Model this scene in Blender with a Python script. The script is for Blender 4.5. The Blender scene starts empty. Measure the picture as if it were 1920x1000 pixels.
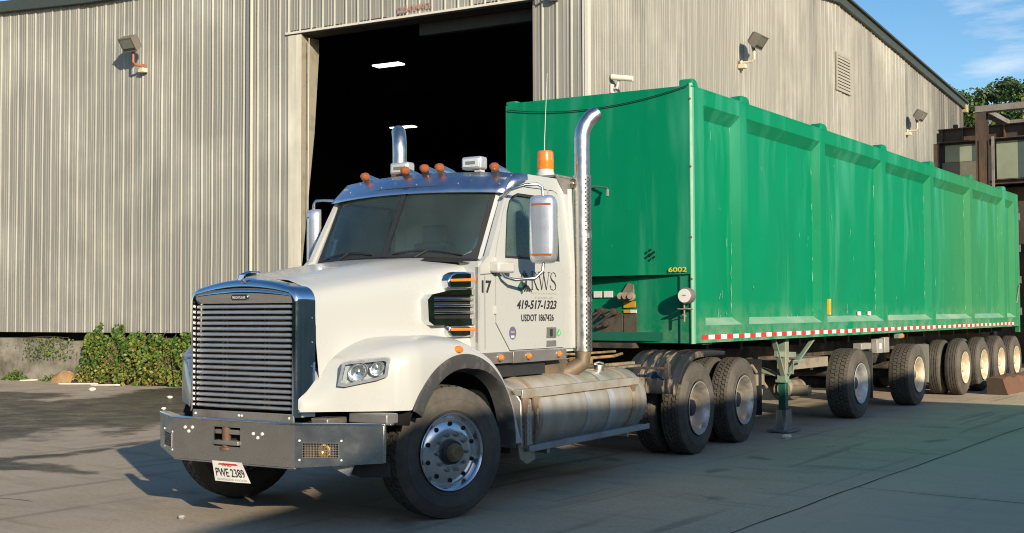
import bpy, bmesh, math, random
from mathutils import Vector, Matrix
random.seed(7)
R = math.radians
sc = bpy.context.scene
COL = sc.collection

# ------------------------------------------------------------------ materials
def nodes(name):
    m = bpy.data.materials.new(name); m.use_nodes = True
    nt = m.node_tree; b = nt.nodes['Principled BSDF']
    return m, nt, b
def N(nt, t, **kw):
    n = nt.nodes.new(t)
    for k, v in kw.items():
        if k in n.inputs: n.inputs[k].default_value = v
        else: setattr(n, k, v)
    return n
def coords(nt, scale=(1, 1, 1), kind='Object'):
    tc = N(nt, 'ShaderNodeTexCoord'); mp = N(nt, 'ShaderNodeMapping')
    mp.inputs['Scale'].default_value = scale
    nt.links.new(tc.outputs[kind], mp.inputs['Vector']); return mp.outputs['Vector']
def noise(nt, vec, scale, detail=4, rough=.55):
    n = N(nt, 'ShaderNodeTexNoise'); n.inputs['Scale'].default_value = scale
    n.inputs['Detail'].default_value = detail; n.inputs['Roughness'].default_value = rough
    nt.links.new(vec, n.inputs['Vector']); return n.outputs['Fac']
def ramp(nt, fac, stops):
    r = N(nt, 'ShaderNodeValToRGB'); e = r.color_ramp.elements
    while len(e) < len(stops): e.new(.5)
    for i, (p, c) in enumerate(stops):
        e[i].position = p; e[i].color = (c, c, c, 1) if not isinstance(c, tuple) else (*c, 1)
    nt.links.new(fac, r.inputs['Fac']); return r.outputs['Color']
def mix(nt, fac, a, b, blend='MIX'):
    m = N(nt, 'ShaderNodeMix', data_type='RGBA', blend_type=blend)
    def put(s, v):
        if isinstance(v, tuple): s.default_value = (*v, 1)
        elif isinstance(v, (int, float)): s.default_value = v
        else: nt.links.new(v, s)
    put(m.inputs[0], fac); put(m.inputs[6], a); put(m.inputs[7], b)
    return m.outputs[2]
def bump(nt, b, h, strength=.2, dist=.01):
    n = N(nt, 'ShaderNodeBump'); n.inputs['Strength'].default_value = strength; n.inputs['Distance'].default_value = dist
    nt.links.new(h, n.inputs['Height']); nt.links.new(n.outputs['Normal'], b.inputs['Normal'])

def mat(name, col, rough=.5, metal=0., var=.12, scale=4., bmp=0., bscale=60., coat=0., dirt=None, damt=(.5, .7), dscale=3., rvar=.1, stretch=(1, 1, 1)):
    m, nt, b = nodes(name)
    v = coords(nt, stretch)
    f = noise(nt, v, scale, 5)
    lo = tuple(c * (1 - var) for c in col); hi = tuple(min(1, c * (1 + var)) for c in col)
    c = mix(nt, f, lo, hi)
    if dirt:
        d = ramp(nt, noise(nt, v, dscale, 7, .62), [(damt[0], 0.), (damt[1], 1.)])
        c = mix(nt, d, c, dirt)
    nt.links.new(c, b.inputs['Base Color'])
    b.inputs['Metallic'].default_value = metal
    rr = ramp(nt, noise(nt, v, scale * 2.3, 4), [(.3, max(0, rough - rvar)), (.7, min(1, rough + rvar))])
    nt.links.new(rr, b.inputs['Roughness'])
    if coat: b.inputs['Coat Weight'].default_value = coat; b.inputs['Coat Roughness'].default_value = .06
    if bmp: bump(nt, b, noise(nt, v, bscale, 4), bmp, .005)
    return m

MT = {}
MT['white'] = mat('white_paint', (.462, .472, .448), .30, 0, .012, 1.2, coat=.35, rvar=.04)
MT['whiteflat'] = mat('white_trim', (.50, .50, .465), .45, 0, .05, 6)
MT['chrome'] = mat('polished_chrome', (.78, .79, .81), .09, 1., .03, 3, rvar=.04)
MT['steelbump'] = mat('bumper_steel', (.56, .55, .52), .25, .95, .05, 4, rvar=.07, dirt=(.40, .37, .31), damt=(.45, .95), dscale=2.2)
MT['stack'] = mat('stack_metal', (.66, .635, .59), .33, 1., .08, 6, rvar=.08)
MT['visor'] = mat('visor_metal', (.62, .66, .74), .34, 1., .04, 3, rvar=.05)
MT['alum'] = mat('dull_aluminium', (.52, .5, .46), .38, 1., .15, 5, dirt=(.30, .22, .13), damt=(.42, .75), dscale=2.2, rvar=.12)
MT['tank'] = mat('dirty_tank', (.56, .52, .44), .42, .5, .15, 3, dirt=(.42, .33, .21), damt=(.42, .8), dscale=2.4, rvar=.15, stretch=(1, 2.5, .5), bmp=.05)
MT['wheel'] = mat('bright_wheel', (.66, .66, .67), .24, 1., .08, 8, rvar=.1, dirt=(.3, .26, .2), damt=(.55, .85), dscale=9)
MT['dish'] = mat('dirty_wheel', (.56, .53, .48), .40, .45, .18, 9, dirt=(.30, .24, .17), damt=(.42, .7), dscale=7, rvar=.12)
MT['cream'] = mat('cream_wheel', (.66, .58, .42), .5, 0, .12, 8, dirt=(.36, .27, .17), damt=(.48, .75), dscale=6)
MT['black'] = mat('black_plastic', (.028, .028, .03), .5, 0, .3, 8, rvar=.12)
MT['guard'] = mat('dusty_black_guard', (.028, .03, .036), .42, 0, .3, 6, dirt=(.38, .30, .20), damt=(.53, .62), dscale=4, stretch=(2.2, .5, .5))
MT['rubber'] = mat('flare_rubber', (.055, .055, .056), .6, 0, .25, 7, dirt=(.2, .17, .13), damt=(.52, .8), dscale=6)
MT['frame'] = mat('grimy_frame', (.035, .032, .03), .7, 0, .3, 6, dirt=(.18, .12, .07), damt=(.45, .75), dscale=4)
MT['rust'] = mat('rusty_iron', (.22, .11, .055), .8, 0, .3, 9, dirt=(.09, .05, .03), damt=(.45, .7), dscale=7, bmp=.3)
MT['greymetal'] = mat('grey_metal', (.27, .26, .245), .45, .5, .15, 6, dirt=(.14, .11, .08), damt=(.5, .8))
MT['amber'] = mat('amber_lens', (.72, .20, .015), .25, 0, .08, 20, coat=.5)
MT['brownlens'] = mat('amber_marker_lens', (.30, .085, .018), .3, 0, .1, 20, coat=.4)
MT['lens'] = mat('clear_lens', (.75, .76, .76), .08, .35, .05, 20, coat=.6)
MT['headbowl'] = mat('lamp_reflector', (.8, .82, .85), .12, 1., .03, 8)
MT['dark'] = mat('dark_void', (.008, .008, .008), .9, 0, .1, 5)
MT['ink'] = mat('black_lettering', (.025, .025, .025), .6, 0, .05, 5)
MT['grey_ink'] = mat('grey_lettering', (.45, .45, .46), .6, 0, .05, 5)
MT['gold_ink'] = mat('gold_lettering', (.55, .5, .32), .6, 0, .05, 5)
MT['green_ink'] = mat('dark_green_decal', (.02, .16, .09), .5, 0, .1, 5)
MT['green_badge'] = mat('bright_green_sticker', (.05, .5, .15), .5, 0, .1, 5)
MT['blue_badge'] = mat('slate_blue_sticker', (.12, .13, .25), .5, 0, .2, 20)
MT['red'] = mat('red_marking', (.55, .035, .03), .45, 0, .12, 5)
MT['refl_white'] = mat('white_reflective', (.78, .76, .70), .4, 0, .1, 12)
MT['yellow'] = mat('yellow_marking', (.75, .52, .03), .5, 0, .12, 30)
MT['orange_lab'] = mat('orange_label', (.62, .33, .03), .5, 0, .15, 12)
MT['interior'] = mat('cab_trim', (.24, .27, .26), .7, 0, .15, 5)
MT['interior2'] = mat('cab_pale_trim', (.66, .72, .66), .7, 0, .15, 5)
MT['concrete'] = mat('old_concrete', (.30, .275, .22), .85, 0, .3, 2, dirt=(.09, .08, .05), damt=(.38, .64), dscale=1.6, bmp=.35, bscale=20)
MT['lamp_body'] = mat('lamp_bronze', (.20, .18, .155), .55, .2, .12, 6)
MT['lamp_glass'] = mat('lamp_glass', (.17, .18, .15), .12, 0, .1, 6, coat=.6)
MT['pipe_red'] = mat('rust_red_pipe', (.36, .13, .06), .6, 0, .15, 8)
MT['pipe_cream'] = mat('cream_pipe', (.66, .58, .42), .6, 0, .1, 8)
MT['fascia'] = mat('dark_green_fascia', (.045, .055, .045), .5, 0, .15, 3)
MT['mud'] = mat('brown_soil', (.33, .20, .09), .95, 0, .25, 8, bmp=.5, bscale=25)
MT['paper'] = mat('pale_scrap', (.72, .68, .58), .8, 0, .1, 8)
MT['stone'] = mat('stone_chip', (.36, .34, .31), .9, 0, .2, 8)
MT['beam_grey'] = mat('weathered_grey_beam', (.21, .20, .18), .7, 0, .2, 4, dirt=(.13, .1, .08), damt=(.45, .7))
MT['beam_brown'] = mat('brown_steel_beam', (.05, .038, .032), .7, 0, .25, 4, dirt=(.13, .065, .032), damt=(.48, .72), stretch=(1, 1, .3))
MT['panel_green'] = mat('pale_green_sheet', (.24, .275, .20), .6, 0, .12, 2, dirt=(.20, .20, .14), damt=(.5, .8), dscale=1.2)
MT['panel_teal'] = mat('dark_teal_sheet', (.055, .085, .085), .6, 0, .2, 3)
MT['mirrorglass'] = mat('mirror_back', (.66, .68, .72), .28, .75, .03, 3, rvar=.03)

def glass(name, tint, refl=.1, ior=1.45, haze=0):
    m = bpy.data.materials.new(name); m.use_nodes = True; nt = m.node_tree
    nt.nodes.clear()
    out = N(nt, 'ShaderNodeOutputMaterial'); mx = N(nt, 'ShaderNodeMixShader')
    tr = N(nt, 'ShaderNodeBsdfTransparent'); gl = N(nt, 'ShaderNodeBsdfGlossy')
    tr.inputs['Color'].default_value = (*tint, 1); gl.inputs['Roughness'].default_value = .03
    gl.inputs['Color'].default_value = (.9, .95, .95, 1)
    fr = N(nt, 'ShaderNodeFresnel'); fr.inputs['IOR'].default_value = ior
    nt.links.new(fr.outputs[0], mx.inputs[0]); nt.links.new(tr.outputs[0], mx.inputs[1]); nt.links.new(gl.outputs[0], mx.inputs[2])
    if haze:   # pale teal haze that brightens the pane, painted in for reflected light
        df = N(nt, 'ShaderNodeBsdfDiffuse'); df.inputs['Color'].default_value = (.46, .60, .56, 1); m2 = N(nt, 'ShaderNodeMixShader')
        dn = ramp(nt, noise(nt, coords(nt, (1, 1, 1)), 2.2, 5), [(.35, haze * .7), (.65, haze * 1.3)]); nt.links.new(dn, m2.inputs[0])
        nt.links.new(mx.outputs[0], m2.inputs[1]); nt.links.new(df.outputs[0], m2.inputs[2]); nt.links.new(m2.outputs[0], out.inputs['Surface'])
    else: nt.links.new(mx.outputs[0], out.inputs['Surface'])
    return m
MT['glass'] = glass('tinted_glass', (.84, .96, .95), ior=1.45, haze=.05)
MT['clear'] = glass('lamp_cover', (.92, .94, .95), ior=1.4)

def tyre_mat(name, dusty):
    m, nt, b = nodes(name); v = coords(nt)
    f = noise(nt, v, 14, 6); g = noise(nt, v, 3, 4)
    c = mix(nt, f, (.028, .027, .026), (.055, .052, .048))
    d = ramp(nt, g, [(.35, 0.), (.7, 1.)])
    c2 = mix(nt, f, (.10, .088, .068), (.19, .165, .125))
    mm = N(nt, 'ShaderNodeMath', operation='MULTIPLY'); mm.inputs[1].default_value = dusty
    nt.links.new(d, mm.inputs[0]); 
    ad = N(nt, 'ShaderNodeMath', operation='ADD'); ad.inputs[1].default_value = dusty * .45
    nt.links.new(mm.outputs[0], ad.inputs[0])
    nt.links.new(mix(nt, ad.outputs[0], c, c2), b.inputs['Base Color'])
    b.inputs['Roughness'].default_value = .82
    bump(nt, b, noise(nt, v, 120, 3), .15, .003); return m
MT['tyre'] = tyre_mat('dusty_tyre', .5)
MT['tread'] = tyre_mat('tread_rubber', .45)

def wall_mat(name, base, dark, streak, seamx=0):
    """weathered ribbed sheet metal: vertical run-off streaks, bleached streaks, painted patches of reflected sunlight, sooty areas"""
    m, nt, b = nodes(name)
    v1 = coords(nt, (6., 6., .18)); v2 = coords(nt, (1, 1, 1)); v3 = coords(nt, (1.2, 1.2, .12))
    s = noise(nt, v1, 1.6, 6, .6); p = noise(nt, v2, .45, 4); q = noise(nt, v3, 1.4, 5, .6)
    c = mix(nt, ramp(nt, s, [(.3, 0.), (.72, 1.)]), tuple(x * .84 for x in base), tuple(min(1, x * 1.14) for x in base))
    c = mix(nt, ramp(nt, p, [(.50, 0.), (.70, .8)]), c, tuple(min(1, x * 1.38) for x in base))  # bright patches of reflected sunlight painted into the sheet colour
    w = noise(nt, coords(nt, (9, 9, .25)), 1.0, 4); c = mix(nt, ramp(nt, w, [(.60, 0.), (.72, .6)]), c, tuple(min(1, x * 1.45) for x in base))
    c = mix(nt, ramp(nt, q, [(.54, 0.), (.74, streak)]), c, dark)
    if seamx:   # soot runs toward the far gable end
        tc = N(nt, 'ShaderNodeTexCoord'); sp = N(nt, 'ShaderNodeSeparateXYZ'); nt.links.new(tc.outputs['Object'], sp.inputs[0])
        mr = N(nt, 'ShaderNodeMapRange'); mr.inputs[1].default_value = seamx; mr.inputs[2].default_value = seamx + 3; nt.links.new(sp.outputs['Y'], mr.inputs[0])
        mu = N(nt, 'ShaderNodeMath', operation='MULTIPLY'); nt.links.new(mr.outputs[0], mu.inputs[0]); nt.links.new(ramp(nt, noise(nt, coords(nt, (2, 2, .10)), 1.1, 5), [(.30, 0.), (.52, .95)]), mu.inputs[1])
        c = mix(nt, mu.outputs[0], c, (.075, .07, .058))
    nt.links.new(c, b.inputs['Base Color'])
    b.inputs['Roughness'].default_value = .55
    b.inputs['Metallic'].default_value = .08
    bump(nt, b, noise(nt, v2, 1.3, 3), .35, .03)
    return m
MT['wall'] = wall_mat('grey_ribbed_sheet', (.262, .258, .226), (.14, .14, .122), .65)
MT['wall2'] = wall_mat('beige_ribbed_sheet', (.276, .270, .236), (.12, .117, .10), .85, 21.5)
MT['jamb'] = wall_mat('pale_jamb', (.58, .55, .45), (.36, .32, .24), .6)

def trailer_paint():
    m, nt, b = nodes('green_trailer_paint')
    v = coords(nt); vs = coords(nt, (2.5, 2.5, .22)); vf = coords(nt, (.9, .9, .5))
    base = mix(nt, noise(nt, v, 1.2, 4), (.0, .185, .083), (.001, .228, .104))
    # paint gone yellow and dull towards the tail
    sx = N(nt, 'ShaderNodeSeparateXYZ'); tc = N(nt, 'ShaderNodeTexCoord'); nt.links.new(tc.outputs['Object'], sx.inputs[0])
    mr = N(nt, 'ShaderNodeMapRange'); mr.inputs[1].default_value = 8.9; mr.inputs[2].default_value = 11.5; mr.inputs[4].default_value = .62
    nt.links.new(sx.outputs['Y'], mr.inputs[0])
    base = mix(nt, mr.outputs[0], base, (.045, .20, .078))
    # bleached vertical runs, with streaky sky highlights painted in
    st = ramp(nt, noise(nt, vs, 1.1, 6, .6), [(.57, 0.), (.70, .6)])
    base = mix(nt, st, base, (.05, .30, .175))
    sp = ramp(nt, noise(nt, v, 9, 8, .7), [(.66, 0.), (.74, .55)])
    base = mix(nt, sp, base, (.22, .45, .33))
    # pale sky reflection painted into the upper half of the sheets
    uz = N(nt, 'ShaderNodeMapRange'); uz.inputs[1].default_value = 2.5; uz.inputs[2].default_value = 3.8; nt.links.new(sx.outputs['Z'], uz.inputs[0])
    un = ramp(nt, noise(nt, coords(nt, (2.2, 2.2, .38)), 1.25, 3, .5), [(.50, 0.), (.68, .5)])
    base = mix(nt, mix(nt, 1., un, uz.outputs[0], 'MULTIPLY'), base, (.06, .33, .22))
    # road dirt along the lower edge
    dz = N(nt, 'ShaderNodeMapRange'); dz.inputs[1].default_value = 1.75; dz.inputs[2].default_value = 1.25
    nt.links.new(sx.outputs['Z'], dz.inputs[0])
    dn = ramp(nt, noise(nt, v, 2.6, 7, .65), [(.42, 0.), (.66, 1.)])
    dm = N(nt, 'ShaderNodeMath', operation='MULTIPLY'); nt.links.new(dz.outputs[0], dm.inputs[0]); nt.links.new(dn, dm.inputs[1])
    dm2 = N(nt, 'ShaderNodeMath', operation='MULTIPLY'); dm2.inputs[1].default_value = .62; nt.links.new(dm.outputs[0], dm2.inputs[0])
    base = mix(nt, dm2.outputs[0], base, (.27, .34, .23))
    nt.links.new(base, b.inputs['Base Color'])
    b.inputs['Specular IOR Level'].default_value = .12
    rr = ramp(nt, noise(nt, vs, 1.5, 5), [(.3, .42), (.7, .6)]); nt.links.new(rr, b.inputs['Roughness'])
    bump(nt, b, noise(nt, vf, 1.5, 2), .55, .05)
    return m
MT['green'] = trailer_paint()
MT['greenpale'] = mat('faded_green_edge', (.14, .36, .23), .5, 0, .15, 3, dirt=(.08, .32, .18), damt=(.5, .75), stretch=(1, 1, .4))
MT['greenleg'] = mat('worn_green_steel', (.14, .25, .18), .6, 0, .2, 4, dirt=(.30, .27, .2), damt=(.40, .62), dscale=3)
MT['greendark'] = mat('green_underside', (.006, .12, .07), .6, 0, .2, 4)
MT['grimeplate'] = mat('oily_brown_plate', (.14, .12, .085), .6, .2, .3, 5, dirt=(.05, .035, .025), damt=(.45, .7), dscale=5)

def leaf_mat(name, stops, trans=.25):
    m, nt, b = nodes(name)
    g = N(nt, 'ShaderNodeNewGeometry')
    c = ramp(nt, g.outputs['Random Per Island'], stops)
    nt.links.new(c, b.inputs['Base Color']); b.inputs['Roughness'].default_value = .55
    out = nt.nodes['Material Output']; tl = N(nt, 'ShaderNodeBsdfTranslucent'); ms = N(nt, 'ShaderNodeMixShader')
    ms.inputs[0].default_value = trans
    nt.links.new(c, tl.inputs['Color']); nt.links.new(b.outputs[0], ms.inputs[1]); nt.links.new(tl.outputs[0], ms.inputs[2])
    nt.links.new(ms.outputs[0], out.inputs['Surface']); return m
MT['leaf_vine'] = leaf_mat('vine_leaves', [(0, (.03, .08, .014)), (.45, (.075, .165, .02)), (.75, (.15, .235, .028)), (.93, (.25, .27, .05)), (.98, (.24, .10, .03)), (1, (.26, .15, .07))])
MT['leaf_dry'] = leaf_mat('yellowing_leaves', [(0, (.08, .12, .024)), (.4, (.22, .24, .04)), (.75, (.33, .28, .06)), (.94, (.22, .12, .05)), (1, (.32, .10, .03))])
MT['leaf_weed'] = leaf_mat('weed_leaves', [(0, (.06, .13, .015)), (1, (.16, .24, .03))])
MT['leaf_tree'] = leaf_mat('tree_leaves', [(0, (.02, .05, .010)), (.5, (.05, .10, .018)), (.85, (.10, .15, .025)), (1, (.17, .17, .04))])
MT['bark'] = mat('bark', (.12, .085, .06), .9, 0, .3, 6, bmp=.5)

# ------------------------------------------------------------------ mesh helpers
class B:
    def __init__(s): s.bm = bmesh.new(); s.mi = 0
    def f(s, vs):
        try:
            q = s.bm.faces.new(vs); q.material_index = s.mi; return q
        except ValueError: return None
    def quad(s, *ps): return s.f([s.bm.verts.new(p) for p in ps])
    def box(s, lo, hi, M=None):
        c = [(x, y, z) for x in (lo[0], hi[0]) for y in (lo[1], hi[1]) for z in (lo[2], hi[2])]
        v = [s.bm.verts.new((M @ Vector(p)) if M else p) for p in c]
        for q in ((0, 1, 3, 2), (4, 6, 7, 5), (0, 4, 5, 1), (2, 3, 7, 6), (0, 2, 6, 4), (1, 5, 7, 3)): s.f([v[i] for i in q])
        return s
    def bar(s, a, b, w, h, up=(0, 0, 1)):
        """rectangular bar from a to b: w across, h along up"""
        a = Vector(a); b = Vector(b); d = (b - a); L = d.length; d.normalize()
        u = Vector(up); x = d.cross(u)
        if x.length < 1e-4: x = d.cross(Vector((1, 0, 0)))
        x.normalize(); u = x.cross(d)
        M = Matrix((x, d, u)).transposed().to_4x4(); M.translation = a
        return s.box((-w / 2, 0, -h / 2), (w / 2, L, h / 2), M)
    def ring(s, c, x, y, r, n, ph=0):
        return [s.bm.verts.new(c + x * (r * math.cos(2 * math.pi * i / n + ph)) + y * (r * math.sin(2 * math.pi * i / n + ph))) for i in range(n)]
    def tube(s, pts, r, n=10, cap=True):
        pts = [Vector(p) for p in pts]; rs = r if isinstance(r, (list, tuple)) else [r] * len(pts)
        prev = None; x = None
        for i, p in enumerate(pts):
            d = (pts[min(i + 1, len(pts) - 1)] - pts[max(i - 1, 0)]).normalized()
            if x is None:
                x = d.orthogonal().normalized()
            else:
                x = (x - d * x.dot(d)).normalized()
            y = d.cross(x)
            rg = s.ring(p, x, y, rs[i], n)
            if prev:
                for k in range(n): s.f([prev[k], prev[(k + 1) % n], rg[(k + 1) % n], rg[k]])
            elif cap: s.f(list(reversed(rg)))
            prev = rg
        if cap: s.f(prev)
        return s
    def lathe(s, prof, o=(0, 0, 0), ax=(1, 0, 0), n=48, closed=False):
        o = Vector(o); a = Vector(ax).normalized(); x = a.orthogonal().normalized(); y = a.cross(x)
        prev = None; first = None
        for t, r in prof:
            c = o + a * t
            rg = [s.bm.verts.new(c)] if r < 1e-5 else s.ring(c, x, y, r, n)
            if prev: s.link(prev, rg, n)
            else: first = rg
            prev = rg
        if closed: s.link(prev, first, n)
        return s
    def link(s, p, q, n):
        if len(p) == 1 and len(q) == 1: return
        for k in range(n):
            if len(p) == 1: s.f([p[0], q[(k + 1) % n], q[k]])
            elif len(q) == 1: s.f([p[k], p[(k + 1) % n], q[0]])
            else: s.f([p[k], p[(k + 1) % n], q[(k + 1) % n], q[k]])
    def grid(s, rows, closeu=False):
        V = [[s.bm.verts.new(p) for p in r] for r in rows]
        for i in range(len(V) - 1):
            m = len(V[i]); 
            for j in range(m if closeu else m - 1):
                s.f([V[i][j], V[i][(j + 1) % m], V[i + 1][(j + 1) % m], V[i + 1][j]])
        return V
    def prism(s, poly, fn, d0, d1):
        """poly = 2-D outline, fn(u, v, d) -> 3-D, extruded from d0 to d1"""
        a = [s.bm.verts.new(fn(u, v, d0)) for u, v in poly]; b = [s.bm.verts.new(fn(u, v, d1)) for u, v in poly]
        s.f(list(reversed(a))); s.f(b); n = len(poly)
        for k in range(n): s.f([a[k], a[(k + 1) % n], b[(k + 1) % n], b[k]])
        return s
    def plate(s, outer, holes, fn, d0, d1):
        """flat outline with holes, given thickness"""
        t = bmesh.new(); loops = [outer] + holes; es = []
        for L in loops:
            vs = [t.verts.new((u, v, 0)) for u, v in L]
            for k in range(len(vs)): es.append(t.edges.new((vs[k], vs[(k + 1) % len(vs)])))
        bmesh.ops.triangle_fill(t, use_beauty=True, use_dissolve=False, edges=es)
        t.verts.index_update()
        for d in (d0, d1):
            m = {v: s.bm.verts.new(fn(v.co.x, v.co.y, d)) for v in t.verts}
            for q in t.faces: s.f([m[v] for v in q.verts])
        t.free()
        for L in loops:
            a = [s.bm.verts.new(fn(u, v, d0)) for u, v in L]; b = [s.bm.verts.new(fn(u, v, d1)) for u, v in L]; n = len(L)
            for k in range(n): s.f([a[k], a[(k + 1) % n], b[(k + 1) % n], b[k]])
        return s
    def ribbon(s, pts, ws, fn):
        """flat stroke along 2-D pts with widths ws, mapped by fn(u, v)"""
        pts = [Vector(p) for p in pts]; ws = ws if isinstance(ws, (list, tuple)) else [ws] * len(pts)
        prev = None
        for i, p in enumerate(pts):
            d = (pts[min(i + 1, len(pts) - 1)] - pts[max(i - 1, 0)]).normalized(); nrm = Vector((-d.y, d.x))
            a = p + nrm * ws[i] / 2; b = p - nrm * ws[i] / 2
            c = (s.bm.verts.new(fn(a.x, a.y)), s.bm.verts.new(fn(b.x, b.y)))
            if prev: s.f([prev[0], prev[1], c[1], c[0]])
            prev = c
        return s
    def obj(s, name, m, parent=None, loc=(0, 0, 0), rz=0, smooth=32, bevel=0, seg=2, weld=False, split=False):
        if split:   # every separate piece becomes a part of its own
            left = set(s.bm.verts); out = []
            while left:
                st = [left.pop()]; isl = set(st)
                while st:
                    v = st.pop()
                    for e in v.link_edges:
                        w = e.other_vert(v)
                        if w in left: left.discard(w); isl.add(w); st.append(w)
                out.append(isl)
            objs = []
            for isl in out:
                n = B(); mp = {v: n.bm.verts.new(v.co) for v in isl}
                for q in {q for v in isl for q in v.link_faces}:
                    k = n.bm.faces.new([mp[v] for v in q.verts]); k.material_index = q.material_index
                objs.append(n.obj(name, m, parent, loc, rz, smooth, bevel, seg, weld))
            s.bm.free(); return objs[0]
        if weld: bmesh.ops.remove_doubles(s.bm, verts=s.bm.verts, dist=1e-4)
        bmesh.ops.recalc_face_normals(s.bm, faces=s.bm.faces)
        me = bpy.data.meshes.new(name); s.bm.to_mesh(me); s.bm.free()
        for x in (m if isinstance(m, (list, tuple)) else [m]): me.materials.append(MT[x])
        if smooth:
            me.shade_smooth(); me.set_sharp_from_angle(angle=R(smooth))
        o = bpy.data.objects.new(name, me); COL.objects.link(o)
        o.location = loc; o.rotation_euler = (0, 0, rz)
        if parent: o.parent = parent
        if bevel:
            bv = o.modifiers.new('bevel', 'BEVEL'); bv.width = bevel; bv.segments = seg; bv.limit_method = 'ANGLE'; bv.angle_limit = R(40)
            bv.use_clamp_overlap = True
        return o

def tag(o, label=None, cat=None, group=None, kind=None):
    if label: o['label'] = label
    if cat: o['category'] = cat
    if group: o['group'] = group
    if kind: o['kind'] = kind
    return o
def thing(name, label, cat, loc=(0, 0, 0), rz=0, group=None):
    o = bpy.data.objects.new(name, None); COL.objects.link(o); o.empty_display_size = .3
    o.location = loc; o.rotation_euler = (0, 0, rz); return tag(o, label, cat, group)
def copy_tree(o, parent=None):
    c = o.copy(); COL.objects.link(c)
    if parent: c.parent = parent
    for ch in list(o.children): copy_tree(ch, c)
    return c
def mirror_x(bm):
    for v in bm.verts: v.co.x = -v.co.x
def arc(cx, cy, r, a0, a1, n):
    return [(cx + r * math.cos(R(a0 + (a1 - a0) * i / n)), cy + r * math.sin(R(a0 + (a1 - a0) * i / n))) for i in range(n + 1)]
def rrect(x0, y0, x1, y1, r, n=4):
    return arc(x1 - r, y1 - r, r, 0, 90, n) + arc(x0 + r, y1 - r, r, 90, 180, n) + arc(x0 + r, y0 + r, r, 180, 270, n) + arc(x1 - r, y0 + r, r, 270, 360, n)
def lerp(tab, x):
    """piecewise-linear table [(x, y)...]"""
    if x <= tab[0][0]: return tab[0][1]
    for (a, p), (b, q) in zip(tab, tab[1:]):
        if x <= b: return p + (q - p) * (x - a) / (b - a)
    return tab[-1][1]
def spl(tab, x):
    """smooth (Catmull-Rom style) table"""
    n = len(tab)
    if x <= tab[0][0]: return tab[0][1]
    if x >= tab[-1][0]: return tab[-1][1]
    for i in range(n - 1):
        x0, y0 = tab[i]; x1, y1 = tab[i + 1]
        if x <= x1:
            def sl(k):
                if k == 0: return (tab[1][1] - tab[0][1]) / (tab[1][0] - tab[0][0])
                if k == n - 1: return (tab[-1][1] - tab[-2][1]) / (tab[-1][0] - tab[-2][0])
                a = (tab[k][1] - tab[k - 1][1]) / (tab[k][0] - tab[k - 1][0]); b = (tab[k + 1][1] - tab[k][1]) / (tab[k + 1][0] - tab[k][0])
                return 0 if a * b <= 0 else 2 * a * b / (a + b)
            h = x1 - x0; t = (x - x0) / h; m0 = sl(i) * h; m1 = sl(i + 1) * h
            return (2 * t**3 - 3 * t**2 + 1) * y0 + (t**3 - 2 * t**2 + t) * m0 + (-2 * t**3 + 3 * t**2) * y1 + (t**3 - t**2) * m1

def text(name, s, m, parent, o, xd, yd, w, h, shear=0., off=0.):
    """lettering fitted to w x h metres, lower-left corner at o, running along xd"""
    cu = bpy.data.curves.new(name, 'FONT'); cu.body = s; cu.shear = shear; cu.offset = off; cu.resolution_u = 3
    t = bpy.data.objects.new(name, cu); COL.objects.link(t)
    dg = bpy.context.evaluated_depsgraph_get()
    me = bpy.data.meshes.new_from_object(t.evaluated_get(dg)); bpy.data.objects.remove(t)
    xs = [v.co.x for v in me.vertices]; ys = [v.co.y for v in me.vertices]
    x0, x1, y0, y1 = min(xs), max(xs), min(ys), max(ys)
    o = Vector(o); xd = Vector(xd).normalized(); yd = Vector(yd).normalized()
    for v in me.vertices:
        v.co = o + xd * ((v.co.x - x0) / (x1 - x0) * w) + yd * ((v.co.y - y0) / (y1 - y0) * h)
    me.materials.clear(); me.materials.append(MT[m])
    ob = bpy.data.objects.new(name, me); COL.objects.link(ob)
    if parent: ob.parent = parent
    return ob

# ------------------------------------------------------------------ wheels
RW = .522
def tyre_bm(W, ribs, ns, zig, gap=.18, depth=.013):
    b = B(); h = W / 2
    prof = [(-h + .05, .292), (-h + .02, .30), (-h + .006, .325), (-h + .002, .328), (-h + .002, .336), (-h + .005, .340), (-h - .001, .375), (-h - .004, .40), (-h - .0035, .415), (-h - .006, .418), (-h - .005, .428), (-h - .0, .432), (-h + .006, .455), (-h + .022, RW - .028), (-h + .034, RW - depth)]
    prof += [(-x, r) for x, r in reversed(prof)]
    b.lathe(prof, n=72, closed=True)
    b.mi = 1
    x0 = -h + .026; wid = (W - .052) / ribs
    for k in range(ribs):
        xa = x0 + k * wid + .006; xb = x0 + (k + 1) * wid - .006
        for j in range(ns):
            sh = (.5 * (k % 2)) if zig else 0
            a0 = 2 * math.pi * (j + sh) / ns; a1 = a0 + 2 * math.pi / ns * (1 - gap)
            skew = (.12 if zig else 0) * 2 * math.pi / ns * (1 if k % 2 else -1)
            v = []
            for a in (a0, (a0 + a1) / 2, a1):
                for x, sgn in ((xa, -1), (xb, 1)):
                    aa = a + skew * sgn
                    edge = .010 if (k == 0 and sgn < 0) or (k == ribs - 1 and sgn > 0) else 0
                    for r in (RW - depth - .004, RW - edge):
                        v.append(b.bm.verts.new((x, r * math.cos(aa), r * math.sin(aa))))
            for s in (0, 4):
                b.f([v[s + 1], v[s + 3], v[s + 7], v[s + 5]]); b.f([v[s], v[s + 1], v[s + 5], v[s + 4]]); b.f([v[s + 3], v[s + 2], v[s + 6], v[s + 7]])
            b.f([v[0], v[2], v[3], v[1]]); b.f([v[8], v[9], v[11], v[10]])
    return b
TYRE = {}
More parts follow.
